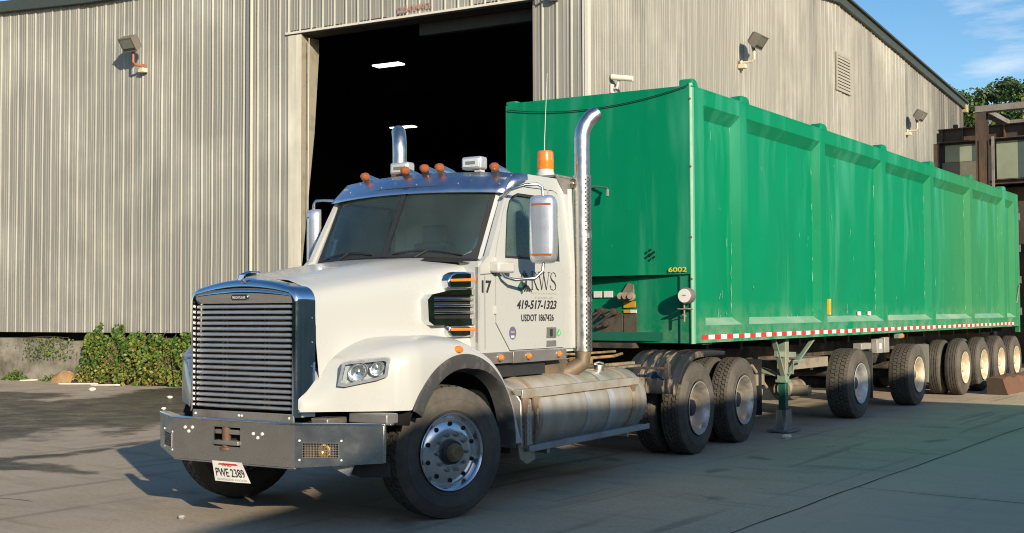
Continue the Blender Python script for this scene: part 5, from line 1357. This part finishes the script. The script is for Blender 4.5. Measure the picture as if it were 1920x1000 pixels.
# security camera
cm = thing('security_camera', 'small white bullet security camera on the wall just above the front of the trailer', 'camera', CW + br(.03, .92, 5.92))
b = B(); b.tube([(.0, 0, 0), (.10, 0, .0), (.14, .02, .16)], .03, 10); b.box((-.01, -.07, -.09), (.025, .07, .09)); b.obj('camera_bracket', 'whiteflat', cm, bevel=.008)
b = B(); b.lathe([(0, .0), (.0, .055), (.42, .055), (.43, .045), (.43, 0)], (.02, -.06, .22), (.93, .30, -.14), 18); b.obj('camera_body', 'camwhite', cm)
# lamps hung under the hall roof
for i, (c, hw) in enumerate((((-7.78, 4.85, 7.9), .40), ((-13.15, 13.6, 7.9), .46))):
    r_ = thing('ceiling_lamp', ['lit strip lamp hanging in the dark doorway, the nearer one', 'lit strip lamp deep in the dark doorway, behind the far exhaust stack'][i], 'ceiling lamp', CW + bl(*c), PB, 'strip lamps in the hall')
    b = B(); b.box((-hw - .02, -.17, .03), (hw + .02, .17, .09)); b.obj('lamp_tray', 'soffit', r_)
    b = B(); b.box((-hw, -.15, .0), (hw, .15, .028)); b.obj('lamp_tube', 'lit', r_)
    b = B(); b.tube([(-hw * .8, 0, .09), (-hw * .8, 0, .9)], .01, 6); b.tube([(hw * .8, 0, .09), (hw * .8, 0, .9)], .01, 6); b.obj('lamp_rod', 'soffit', r_, split=True)

# ------------------------------------------------------------------ plants, rubble and litter by the wall
def leaf(b, p, size, nrm, jit=.6):
    n = (Vector(nrm) + Vector((random.gauss(0, jit), random.gauss(0, jit), random.gauss(0, jit)))).normalized()
    x = n.orthogonal().normalized(); x.rotate(Matrix.Rotation(random.uniform(0, 6.28), 3, n)); y = n.cross(x); s = size * random.uniform(.65, 1.3)
    b.f([b.bm.verts.new(p + x * s * a + y * s * c + n * s * d) for a, c, d in ((-.5, 0, .0), (-.1, -.38, .06), (.5, 0, -.08), (-.1, .38, .06))])
hb = thing('climbing_shrub', 'dense leafy creeper mound, green turning yellow and rust, growing under the metal wall', 'shrub', CW + bl(-11.3, -.3, 0), PB)
b = B(); b2 = B()
for i in range(7600):
    u = random.uniform(-1.55, 2.75); z = 1.36 * random.random()**.85
    edge = min(1, (u + 1.55) / .35 + .25); dep = (.66 + .12 * math.sin(u * 3.1) + .09 * math.sin(u * 7.7 + 1) + .06 * math.sin(z * 9 + u * 5)) * (1 - .62 * (z / 1.2)**1.6) * edge
    zt = 1.09 + .04 * math.sin(u * 4.3) + .05 * math.sin(u * 9.1) + (.22 if abs(u + .5) < .12 or abs(u + 1.15) < .05 else 0)
    if z > zt: continue
    d = dep * (1 - .35 * random.random()**2.2) + .05 * math.sin(u * 21 + z * 17)
    b.mi = 1 if random.random() < .75 - z * .85 else 0
    leaf(b, Vector((u, -d + .22, z + .03)), .085, (0, -1, .55), .6)
b.obj('leaves', ['leaf_vine', 'leaf_dry'], hb, smooth=0)
for i in range(70):
    u = random.uniform(-1.45, 2.5); b2.tube([(u, -.1, 0), (u + random.uniform(-.2, .2), -.25, .5), (u + random.uniform(-.4, .4), .05, random.uniform(.8, 1.25))], .008, 4)
b2.grid([[(u, .06 - .22 * (1 - z / 1.2) , z) for u in (-1.45, 0, 2.6)] for z in (0, .4, .8, 1.06)]); b2.obj('stems', 'stems', hb)
def weed(u, v, r, h, n, label, sz=.07):
    t = thing('weed', label, 'weed', CW + bl(u, v, 0), PB)
    b = B()
    for i in range(n):
        a = random.uniform(0, 6.28); q = random.random()**.5; leaf(b, Vector((r * q * math.cos(a), r * .5 * q * math.sin(a), h * random.random() * (1.1 - q))), sz, (0, -.6, .8), .6)
    b.obj('leaves', 'leaf_weed', t, smooth=0)
    b = B()
    for i in range(10): a = random.uniform(0, 6.28); b.tube([(0, 0, 0), (r * .6 * math.cos(a), r * .3 * math.sin(a), h * .7)], .006, 4)
    b.obj('stems', 'stems', t)
weed(-15.25, -.30, .42, .30, 260, 'low bright green weed at the foot of the concrete, left of the soil heap')
weed(-14.0, -.26, .38, .20, 150, 'second small weed tuft right beside the brown soil heap', .06)
# creeper hanging over the top of the concrete
t = thing('creeper', 'thin creeper trailing over the top edge of the broken concrete', 'creeper', CW + bl(-14.3, -.14, .62), PB); b = B()
for i in range(330): u = random.gauss(0, .45); z = random.uniform(-.1, .42); leaf(b, Vector((u + .1, -.02 - .05 * random.random(), z)), .055, (0, -1, .3), .5)
b.obj('leaves', 'leaf_vine', t, smooth=0)
b = B()
b.tube([(-.7, .02, .42), (0, .0, .45), (.7, .02, .42)], .006, 4)
b.obj('stems', 'stems', t)
b = B(); rows = []
for i in range(9):
    r_ = 1 - i / 8; rows.append([(.46 * r_**.8 * math.cos(a) * (1 + .15 * math.sin(3 * a + i)), .26 * r_**.8 * math.sin(a) * (1 + .15 * math.sin(2 * a)), .27 * (1 - r_**1.6) + .02 * math.sin(5 * a + i)) for a in [2 * math.pi * j / 22 for j in range(22)]])
b.grid(rows, True); tag(b.obj('soil_heap', 'mud', None, CW + bl(-13.35, -.42, -.01), PB, smooth=60), 'low heap of brown soil between the concrete and the creeper mound', 'soil heap')
for i, (u, v, l_, a, lab) in enumerate(((-12.3, -.98, 1.1, 4, 'pale broken board lying at the foot of the creeper mound'), (-11.35, -1.06, .9, -5, 'second pale board lying end to end with the first along the creeper'), (-14.55, -.48, .5, 2, 'short pale strip of scrap beside the small weed tuft'))):
    b = B(); b.box((-l_ / 2, -.05, 0), (l_ / 2, .05, .035))
    for vv in b.bm.verts: vv.co.z += .015 * math.sin(vv.co.x * 4)
    tag(b.obj('board', 'paper', None, CW + bl(u, v, .004), PB + R(a), bevel=.006), lab, 'board', 'boards along the wall')
def chip(x, y, s, m, lab, nm='stone'):
    b = B(); b.lathe([(-.5, 0), (-.42, .3), (.0, .52), (.38, .33), (.48, 0)], (0, 0, 0), (0, 0, 1), 8)
    for v in b.bm.verts: v.co = Vector((v.co.x * s * random.uniform(.8, 1.5), v.co.y * s * random.uniform(.7, 1.1), (v.co.z + .4) * s * .55))
    tag(b.obj(nm, m, None, (x, y, 0), random.uniform(0, 3), smooth=0), lab, 'litter' if m == 'paper' else 'stone', 'bits lying on the yard')
chip(-.238, -5.892, .07, 'stone', 'stone chip on the sunlit ground at the lower left')
chip(1.45, 2.25, .13, 'paper', 'pale scrap of litter on the ground left of the trailer landing leg', 'litter')
chip(-14.2, 3.2, .16, 'paper', 'white scrap on the dry ground before the concrete wall', 'litter')
chip(-11.1, 2.7, .10, 'paper', 'small white scrap at the edge of the wet ground near the creeper', 'litter')
chip(-9.0, .9, .09, 'paper', 'white fleck of litter in the middle of the wet ground', 'litter')
b = B(); rows = []
for i in range(25):
    y = 11.75 + .2 * i; cx_ = 1.74 + .035 * i * .2 * 5 / 5
    q = lambda k: .018 * math.sin(i * 1.7 + k * 2.3) + .012 * math.sin(i * 4.1 + k)
    rows.append([(cx_ - .17 + q(1), y, .0), (cx_ - .15 + q(2), y, .30 + q(3)), (cx_ - .02 + q(4), y, .345 + q(5)), (cx_ + .12 + q(6), y, .31 + q(7)), (cx_ + .17 + q(8), y, .16), (cx_ + .21 + q(9), y, .0)])
b.grid(rows); b.mi = 1; b.f([b.bm.verts.new((p[0], p[1] + .002, p[2])) for p in rows[0]])
tag(b.obj('rusty_beam', ['rustbeam', 'rust_dark'], None, smooth=35), 'rusty steel beam lying on the ground beside the rear trailer wheels', 'beam')

# ------------------------------------------------------------------ gantry and sheds at the far end, trees
G = thing('steel_gantry', 'tall weathered steel gantry frame with brown post and grey top beam behind the trailer tail', 'gantry', (-1.49, 24.5, 0))
def hb_(b, a, c, w, h, t=.03, up=(0, 0, 1)):
    a = Vector(a); c = Vector(c); d = (c - a).normalized(); u = Vector(up); x = d.cross(u).normalized()
    b.bar(a + u * (h / 2 - t / 2), c + u * (h / 2 - t / 2), w, t, up); b.bar(a - u * (h / 2 - t / 2), c - u * (h / 2 - t / 2), w, t, up); b.bar(a, c, t, h - 2 * t - .004, up)
b = B(); hb_(b, (0, 0, 0), (0, 0, 7.42), .30, .34, .03, (0, -1, 0)); b.box((-.05, -.20, 2), (.10, -.175, 6.6)); b.obj('post', 'beam_brown', G)
b = B(); hb_(b, (5.2, 0, 0), (5.2, 0, 7.42), .30, .34, .03, (0, -1, 0)); b.obj('post', 'beam_brown', G)
b = B(); b.box((-.16, -.17, 7.43), (5.6, .17, 7.62)); b.box((-.16, .17, 7.45), (.12, 3.2, 7.60)); b.box((-.16, 3.0, 7.43), (5.6, 3.3, 7.60)); b.obj('top_beam', 'beam_grey', G, bevel=.01)
b = B(); b.bar((.28, -.02, 0), (.30, -.02, 6.7), .07, .07, (0, -1, 0)); b.obj('stay', 'beam_grey', G)
S = thing('conveyor_shed', 'raised brown-framed shed with pale green and dark teal panels beyond the trailer', 'shed', (-2.93, 25.2, 0))
b = B(); hb_(b, (0, 0, 6.92), (8, 0, 6.92), .3, .42, .03)
for i in range(14): b.box((.12 + i * .60, -.16, 6.74), (.15 + i * .60, -.02, 7.10))
hb_(b, (-.1, 0, 5.42), (8, 0, 5.42), .25, .14, .02); b.box((-.14, -.1, 0), (.02, .1, 6.7)); b.bar((.5, .0, 7.13), (.5, .0, 7.25), .12, .12, (0, 1, 0)); b.obj('frame', 'beam_brown', S)
def panels(name, m, L_):
    for x0, x1, z0, z1 in L_:
        b = B(); b.box((x0, .05 + .004 * random.random(), z0), (x1, .09, z1)); b.obj(name, m, S)
panels('pale_panel', 'panel_green', [(.16, .95, 6.12, 6.64), (1.66, 2.26, 5.52, 6.64), (2.62, 3.3, 5.52, 6.64), (3.6, 5.4, 5.52, 6.64)])
panels('grimy_panel', 'grimepanel', [(.06, 1.32, 5.5, 6.11)])
panels('teal_panel', 'panel_teal', [(.955, 1.20, 6.12, 6.64), (2.265, 2.60, 5.52, 6.64), (3.31, 3.59, 5.52, 6.64)])
panels('pale_panel', 'panel_green', [(1.21, 1.32, 6.12, 6.64)])
b = B(); b.box((-.1, .10, 5.4), (8, 3.5, 7.05)); b.obj('shed_body', 'soffit', S)
b = B(); b.box((-.05, .6, 0), (8, 3.2, 5.3)); b.obj('shed_base', 'beam_brown', S)
P = thing('machinery_stack', 'dark cluttered machinery with rusty braces and pipes low behind the trailer tail', 'machinery', (1.3, 22.6, 0)); b = B()
for i in range(7): b.box((-1.1 + random.uniform(-.2, .4), .2, .6 + i * .62), (2.8, .5, .72 + i * .62))
for x in (-.6, .1, .9, 1.7): b.box((x, .0, 0), (x + .14, .2, 4.9))
b.obj('racking', 'rust', P)
b = B()
for i in range(8): b.bar((-1.0 + i * .35, -.05, 4.2 - .12 * i), (-.2 + i * .33, .1, 5.1), .05, .05)
b.box((-.95, -.1, 4.62), (-.65, .2, 5.32)); b.obj('brace', 'beam_grey', P, split=True)
b = B(); b.box((-1.2, .6, 0), (3, 1.2, 4.9)); b.obj('backing', 'soffit', P)

def tree(x, y, h, r, label, seed):
    rnd = random.Random(seed)
    t = thing('tree', label, 'tree', (x, y, 0), 0, 'trees beyond the warehouse')
    b = B(); b.tube([(0, 0, 0), (.15, .1, h * .25), (-.1, .15, h * .5), (.1, 0, h * .85)], [.38, .3, .2, .06], 10)
    tips = []
    for i in range(16):
        z = h * rnd.uniform(.3, .75); a = rnd.uniform(0, 6.28); L_ = r * rnd.uniform(.6, 1.0)
        p = Vector((.05, .1, z)); q = p + Vector((L_ * math.cos(a), L_ * math.sin(a), L_ * rnd.uniform(.2, .7))); b.tube([p, p.lerp(q, .5) + Vector((0, 0, .15)), q], [.11, .07, .02], 6); tips.append(q)
    b.obj('trunk', 'bark', t)
    b = B()
    for i in range(95):
        a = rnd.uniform(0, 6.28); cz = rnd.uniform(-.95, 1); rr = math.sqrt(max(0, 1 - cz * cz)) * rnd.uniform(.45, 1.02)
        c = Vector((r * rr * math.cos(a), r * rr * math.sin(a), h * .63 + h * .33 * cz)); cr = r * rnd.uniform(.16, .30)
        for j in range(95):
            d = Vector((rnd.gauss(0, 1), rnd.gauss(0, 1), rnd.gauss(0, 1))).normalized() * cr * rnd.random()**.4; d.z *= .7
            n = (d.normalized() + Vector((0, 0, .5)) + Vector((rnd.gauss(0, .5), rnd.gauss(0, .5), rnd.gauss(0, .5)))).normalized(); xx = n.orthogonal().normalized(); xx.rotate(Matrix.Rotation(rnd.uniform(0, 6.28), 3, n)); yy = n.cross(xx); s = rnd.uniform(.14, .30); p = c + d
            b.f([b.bm.verts.new(p + xx * s * e + yy * s * f_) for e, f_ in ((-.5, 0), (0, -.35), (.5, 0), (0, .35))])
    b.obj('crown', 'leaf_tree', t, smooth=0)
tree(-12.4, 62, 15.6, 3.6, 'leafy tree half hidden by the end of the warehouse roof', 1)
tree(-8.9, 60, 15.3, 3.0, 'tree rising above the left end of the grey gantry beam', 2)
tree(-6.2, 58, 15.4, 3.0, 'tree at the right edge beyond the gantry', 3)
tree(-10.6, 57, 14.2, 3.0, 'shorter yellowish tree seen just right of the warehouse corner', 4)

# unseen shed added at right, roofline shaped to shade lower wheels and near ground
Z = thing('shade_shed', 'long low grey shed added out of view to shade the near ground', 'shed', (14, 0, 0))
top = [(1.05, 5.46), (-7, 5.50), (-12.4, 5.60), (-13.1, 5.36), (-15, 5.2), (-34, 4.6)]
b = B(); b.grid([[(0, y, 0) for y, z in top], [(0, y, z) for y, z in top], [(8, y, z + .0) for y, z in top], [(8, y, 0) for y, z in top]]); b.quad((0, 1.05, 0), (8, 1.05, 0), (8, 1.05, 5.46), (0, 1.05, 5.46)); b.quad((0, -34, 0), (8, -34, 0), (8, -34, 4.6), (0, -34, 4.6)); b.obj('wall', 'wall2', Z)
b = B(); b.grid([[(x, y, z + .02) for y, z in top] for x in (0, 8)]); b.obj('roof', 'fascia', Z)
b = B()
for y in (-4, -10, -17, -24): b.box((-.03, y - 1.6, .05), (-.004, y + 1.6, 3.4))
b.obj('shade_shed_door', 'trimgrey', Z, split=True)

# unseen row of trees added at right, to reflect dark in the side chrome
b = B()
for i in range(6000):
    y = random.uniform(8, 120); h = 8.5 + 1.8 * math.sin(y * .33) + 1.2 * math.sin(y * .9 + 1)
    leaf(b, Vector((38 + random.uniform(-1.5, 1.5), y, random.uniform(0, h))), .9, (-1, 0, .6), .7)
b.grid([[(38.5 + .6 * math.sin(y * 2.1), y, (8.0 + 1.8 * math.sin(y * .33) + 1.2 * math.sin(y * .9 + 1)) * j / 4) for y in range(8, 122, 2)] for j in range(5)])
tag(b.obj('reflected_tree_belt', 'leaf_tree', smooth=0), 'dense row of trees added out of view on the right for the chrome to reflect', 'trees', kind='stuff')
# unseen belt of trees added behind the camera to darken the chrome's reflections
b = B(); rows = []
for j in range(9):
    rows.append([])
    for i in range(81):
        x = -90 + 2.0 * i; h = 9 + 2.2 * math.sin(i * .7) + 1.6 * math.sin(i * 1.9 + 1) + 1.0 * math.sin(i * 3.7)
        rows[-1].append((x + .5 * math.sin(j * 2 + i), -48 - 2.5 * math.sin(j / 8 * math.pi) * (1 + .3 * math.sin(i * 2.3 + j)) + 2.0 * math.sin(i * .31), h * j / 8))
b.grid(rows)
for i in range(9000):
    x = random.uniform(-90, 70); h = 9 + 2.2 * math.sin((x + 90) * .35) + 1.6 * math.sin((x + 90) * .95 + 1)
    leaf(b, Vector((x, -47.5 + random.uniform(-1, 3), random.uniform(0, h + .8))), .9, (0, 1, .6), .7)
tag(b.obj('reflected_tree_belt', 'leaf_tree', smooth=0), 'dense belt of trees added behind the camera for the chrome to reflect', 'trees', kind='stuff')
# ------------------------------------------------------------------ ground
def ground_mat():
    m, nt, b = nodes('yard_concrete'); v = coords(nt); tc = N(nt, 'ShaderNodeTexCoord')
    big = noise(nt, v, .35, 5, .6); mid = noise(nt, v, 1.7, 6, .62); fine = noise(nt, v, 26, 5, .7); grit = noise(nt, v, 140, 2, .5)
    drag = noise(nt, coords(nt, (.6, 2.4, 1)), .8, 6, .6)
    c = mix(nt, ramp(nt, big, [(.3, 0.), (.7, 1.)]), (.36, .285, .195), (.48, .385, .27))
    c = mix(nt, ramp(nt, mid, [(.35, 0.), (.7, .5)]), c, (.47, .41, .325))
    c = mix(nt, ramp(nt, drag, [(.55, 0.), (.72, .55)]), c, (.19, .165, .13))
    c = mix(nt, ramp(nt, fine, [(.35, .35), (.6, 0.)]), c, (.17, .16, .14))
    c = mix(nt, ramp(nt, grit, [(.60, 0.), (.70, .6)]), c, (.60, .56, .48))
    # cracks, oil spots, tyre marks
    dv = N(nt, 'ShaderNodeVectorMath', operation='ADD'); nv_ = N(nt, 'ShaderNodeTexNoise'); nv_.inputs['Scale'].default_value = 1.1; nv_.inputs['Detail'].default_value = 5; nt.links.new(v, nv_.inputs['Vector']); nt.links.new(v, dv.inputs[0]); nt.links.new(nv_.outputs['Color'], dv.inputs[1])
    vo = N(nt, 'ShaderNodeTexVoronoi', feature='DISTANCE_TO_EDGE'); vo.inputs['Scale'].default_value = .38; nt.links.new(dv.outputs[0], vo.inputs['Vector'])
    ck = ramp(nt, vo.outputs['Distance'], [(.0, .6), (.004, 0.)]); cm = ramp(nt, noise(nt, v, .45, 3), [(.54, 0.), (.62, 1.)])
    c = mix(nt, mix(nt, 1., ck, cm, 'MULTIPLY'), c, (.07, .062, .05))
    vs2 = N(nt, 'ShaderNodeTexVoronoi'); vs2.inputs['Scale'].default_value = .9; nt.links.new(dv.outputs[0], vs2.inputs['Vector'])
    c = mix(nt, ramp(nt, vs2.outputs['Distance'], [(.06, .55), (.17, 0.)]), c, (.10, .09, .075))
    vs3 = N(nt, 'ShaderNodeTexVoronoi'); vs3.inputs['Scale'].default_value = 3.1; nt.links.new(v, vs3.inputs['Vector'])
    c = mix(nt, ramp(nt, vs3.outputs['Distance'], [(.035, .6), (.07, 0.)]), c, (.09, .08, .07))
    c = mix(nt, ramp(nt, noise(nt, coords(nt, (3.4, .22, 1)), 1.0, 4, .5), [(.58, 0.), (.68, .45)]), c, (.13, .115, .095))
    c = mix(nt, ramp(nt, noise(nt, coords(nt, (.5, 4.2, 1)), 1.0, 5, .6), [(.58, 0.), (.70, .40)]), c, (.16, .14, .115))
    # right of the slab joint the concrete is greyer
    sx_ = N(nt, 'ShaderNodeSeparateXYZ'); nt.links.new(tc.outputs['Object'], sx_.inputs[0])
    st = N(nt, 'ShaderNodeMapRange'); st.inputs[1].default_value = 3.55; st.inputs[2].default_value = 3.65; st.inputs[4].default_value = .55; nt.links.new(sx_.outputs['X'], st.inputs[0])
    c = mix(nt, st.outputs[0], c, (.50, .40, .285))
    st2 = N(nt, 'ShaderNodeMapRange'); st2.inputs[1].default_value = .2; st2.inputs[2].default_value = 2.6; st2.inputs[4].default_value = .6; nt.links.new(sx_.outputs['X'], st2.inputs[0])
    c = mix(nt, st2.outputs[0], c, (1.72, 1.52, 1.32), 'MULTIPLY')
    # dry pale soil toward the wall
    # wet, muddy patch: an ellipse in yard coordinates with ragged edges
    def ell(cx, cy, rx, ry, rot, amp):
        mp = N(nt, 'ShaderNodeMapping', vector_type='TEXTURE'); mp.inputs['Location'].default_value = (cx, cy, 0); mp.inputs['Rotation'].default_value = (0, 0, R(rot)); mp.inputs['Scale'].default_value = (rx, ry, 1)
        nt.links.new(tc.outputs['Object'], mp.inputs['Vector'])
        ln = N(nt, 'ShaderNodeVectorMath', operation='LENGTH'); nt.links.new(mp.outputs[0], ln.inputs[0])
        nz = noise(nt, coords(nt, (1, 1, 1)), .9, 6, .6)
        ms = N(nt, 'ShaderNodeMath', operation='MULTIPLY_ADD'); ms.inputs[1].default_value = amp; nt.links.new(nz, ms.inputs[0]); nt.links.new(ln.outputs['Value'], ms.inputs[2])
        return ms.outputs[0]
    masks = []
    for a in () and ((-12.2, 2.0, 5.4, 1.05, -31, 1.6), (-8.9, .6, 4.2, .75, -24, 1.7), (-4.6, -4.1, 2.2, .16, -22, 1.1), (-7.6, -1.6, 3.4, .42, -27, 1.6)):
        e = ell(*a); mr = N(nt, 'ShaderNodeMapRange', interpolation_type='SMOOTHSTEP'); mr.inputs[1].default_value = 1.62; mr.inputs[2].default_value = 1.42; nt.links.new(e, mr.inputs[0]); masks.append(mr.outputs[0])
    wa = N(nt, 'ShaderNodeAttribute', attribute_name='wet'); wet = wa.outputs['Fac']
    wn = N(nt, 'ShaderNodeMath', operation='MULTIPLY_ADD'); wn.inputs[1].default_value = .9; wn.inputs[2].default_value = -.45; nt.links.new(noise(nt, v, 2.4, 7, .65), wn.inputs[0])
    ws_ = N(nt, 'ShaderNodeMath', operation='ADD'); nt.links.new(wet, ws_.inputs[0]); nt.links.new(wn.outputs[0], ws_.inputs[1])
    wr = N(nt, 'ShaderNodeMapRange', interpolation_type='SMOOTHSTEP'); wr.inputs[1].default_value = .38; wr.inputs[2].default_value = .66; nt.links.new(ws_.outputs[0], wr.inputs[0]); wet = wr.outputs[0]
    wb = mix(nt, mid, (.022, .019, .013), (.050, .042, .030))
    wf = N(nt, 'ShaderNodeMath', operation='MULTIPLY'); wf.inputs[1].default_value = .94; nt.links.new(wet, wf.inputs[0])
    c = mix(nt, wf.outputs[0], c, wb)
    nt.links.new(c, b.inputs['Base Color'])
    rw = ramp(nt, mid, [(.35, .22), (.65, .6)])
    nt.links.new(mix(nt, wet, (.88, .88, .88), rw), b.inputs['Roughness']); b.inputs['Specular IOR Level'].default_value = .3
    h = N(nt, 'ShaderNodeMath', operation='ADD'); nt.links.new(fine, h.inputs[0]); nt.links.new(grit, h.inputs[1])
    bump(nt, b, h.outputs[0], .32, .012); return m
MT['ground'] = ground_mat()
# stains measured on the yard, in metres
STAINS = [[(-16.2, .6), (-15.6, 2.2), (-14.04, 2.42), (-13.28, 2.17), (-12.98, 1.02), (-12.47, 1.03), (-12.36, 1.57), (-12.46, 2.17), (-13.14, 3.16), (-13.75, 4.15), (-13.4, 5.3), (-11.2, 5.2), (-8.2, 1.0), (-6.79, -0.87), (-6.69, -1.19), (-6.15, -2.06), (-6.44, -2.49), (-6.65, -1.8), (-7.34, -1.51), (-7.65, -1.99), (-6.83, -2.9), (-6.9, -4.2), (-12, -4)],
          [(-5.5, -5.4), (-4.91, -3.7), (-5.06, -3.08), (-5.28, -2.36), (-5.08, -2.4), (-4.80, -3.15), (-4.60, -3.88), (-5.0, -5.6)],
          [(-5.2, -5.4), (-4.81, -4.60), (-4.3, -4.48), (-3.89, -4.42), (-3.08, -4.62), (-3.2, -4.78), (-3.87, -4.88), (-4.6, -5.3)]]
def sdist(P, x, y):
    ins = False; best = 9e9; n = len(P)
    for i in range(n):
        (x0, y0), (x1, y1) = P[i], P[(i + 1) % n]
        if (y0 > y) != (y1 > y) and x < (x1 - x0) * (y - y0) / (y1 - y0) + x0: ins = not ins
        dx, dy = x1 - x0, y1 - y0; t = max(0, min(1, ((x - x0) * dx + (y - y0) * dy) / (dx * dx + dy * dy))); best = min(best, math.hypot(x - x0 - t * dx, y - y0 - t * dy))
    return best if ins else -best
def wetness(x, y):
    if not (-17 < x < -2 and -6.5 < y < 6.5): return 0
    w = max(sdist(P, x, y) / s for P, s in zip(STAINS, (1.0, .26, .30)))
    return max(0, min(1, .5 + .5 * w))
xs = [-300, -60, -26, -20] + [-17 + .15 * i for i in range(101)] + [0, 4, 8, 14, 30, 80, 300]; ys = [-200, -60, -20, -12, -8] + [-6.6 + .15 * i for i in range(89)] + [8, 14, 30, 80, 400]
b = B(); b.grid([[(x, y, 0) for x in xs] for y in ys]); go = tag(b.obj('ground', 'ground', smooth=0), kind='structure')
at = go.data.attributes.new('wet', 'FLOAT', 'POINT')
for i, v in enumerate(go.data.vertices): at.data[i].value = wetness(v.co.x, v.co.y)
MT['joint'] = mat('joint_filler', (.05, .045, .04), .9, 0, .3, 5)
b = B(); n = 90
for path, w in (([(3.595 + .008 * math.sin(y * 1.3) + .006 * math.sin(y * 4.1), y) for y in [-12 + .3 * i for i in range(120)]], .014), ([(3.61 + .3 * i, -1.345 - .085 * i * .3 + .012 * math.sin(i * 1.7)) for i in range(30)], .012)):
    b.ribbon(path, [w * random.uniform(.6, 1.3) for _ in path], lambda u, v: (u, v, .004))
for path in ([(1.9 + .16 * i, 4.6 + .13 * math.sin(i * .9) + i * .02) for i in range(14)], [(2.9 + .10 * i, 1.9 + .08 * math.sin(i * 1.3)) for i in range(8)], [(-3 + .2 * i, -6.1 - .05 * math.sin(i)) for i in range(6)]): b.ribbon(path, .010, lambda u, v: (u, v, .004))
tag(b.obj('pavement_joints', 'joint', smooth=0), kind='structure')

# ------------------------------------------------------------------ sky, sun, camera
SUN = Vector((2.6, -1.52, 1.0)).normalized()
wd = bpy.data.worlds.new('World'); sc.world = wd; wd.use_nodes = True; nt = wd.node_tree; bg = nt.nodes['Background']
sky = N(nt, 'ShaderNodeTexSky', sky_type='NISHITA', sun_disc=False)
sky.sun_elevation = math.asin(SUN.z); sky.sun_rotation = math.atan2(SUN.x, SUN.y)
sky.altitude = 200; sky.air_density = 1.0; sky.dust_density = .6; sky.ozone_density = 2.2
tc = N(nt, 'ShaderNodeTexCoord')
mp = N(nt, 'ShaderNodeMapping'); mp.inputs['Rotation'].default_value = (0, R(28), R(15)); mp.inputs['Scale'].default_value = (2.2, 6, 14); nt.links.new(tc.outputs['Generated'], mp.inputs['Vector'])
nz = noise(nt, mp.outputs[0], 1.3, 8, .62)
def cone(d, c0, c1):
    dp = N(nt, 'ShaderNodeVectorMath', operation='DOT_PRODUCT'); dp.inputs[1].default_value = Vector(d).normalized(); nt.links.new(tc.outputs['Generated'], dp.inputs[0])
    mr = N(nt, 'ShaderNodeMapRange', interpolation_type='SMOOTHSTEP'); mr.inputs[1].default_value = c0; mr.inputs[2].default_value = c1; nt.links.new(dp.outputs['Value'], mr.inputs[0]); return mr.outputs[0]
ad = N(nt, 'ShaderNodeMath', operation='MULTIPLY_ADD'); ad.inputs[1].default_value = .30; nt.links.new(cone((-.205, .945, .245), .9968, .9996), ad.inputs[0]); nt.links.new(nz, ad.inputs[2])
cf = ramp(nt, ad.outputs[0], [(.66, 0.), (.90, .8)])
hsv = N(nt, 'ShaderNodeHueSaturation'); hsv.inputs['Saturation'].default_value = 1.24; nt.links.new(sky.outputs[0], hsv.inputs['Color'])
nt.links.new(mix(nt, cf, hsv.outputs[0], (6.5, 6.6, 6.8)), bg.inputs['Color'])
bg.inputs['Strength'].default_value = SKY_STRENGTH
sl = bpy.data.lights.new('sun', 'SUN'); sl.energy = SUN_STRENGTH; sl.angle = R(.53); sl.color = (1.0, .86, .66)
so = bpy.data.objects.new('sun', sl); COL.objects.link(so); so.rotation_euler = (-SUN).to_track_quat('-Z', 'Y').to_euler(); so.location = (20, -20, 20)

cd = bpy.data.cameras.new('camera'); co = bpy.data.objects.new('camera', cd); COL.objects.link(co); sc.camera = co
r_ = Vector((0.81663477, 0.57714001, -0.00412955)); u_ = Vector((0.02514165, -0.02842458, 0.99927972)); f_ = Vector((-0.57660692, 0.81615039, 0.03772275))
Mx = Matrix((r_, u_, -f_)).transposed().to_4x4(); Mx.translation = (7.3531, -12.10543, 1.62219); co.matrix_world = Mx
cd.sensor_width = 36; cd.lens = 36 * 2233 / 1920; cd.clip_start = .1; cd.clip_end = 2000
sc.render.resolution_x = 1024; sc.render.resolution_y = 533
vs_ = sc.view_settings; vs_.view_transform = 'Standard'; vs_.look = 'None'; vs_.gamma = 1; vs_.exposure = EXPOSURE
sc.cycles.filter_width = 1.05; sc.cycles.max_bounces = 8; sc.cycles.transparent_max_bounces = 16; sc.cycles.sample_clamp_indirect = 4
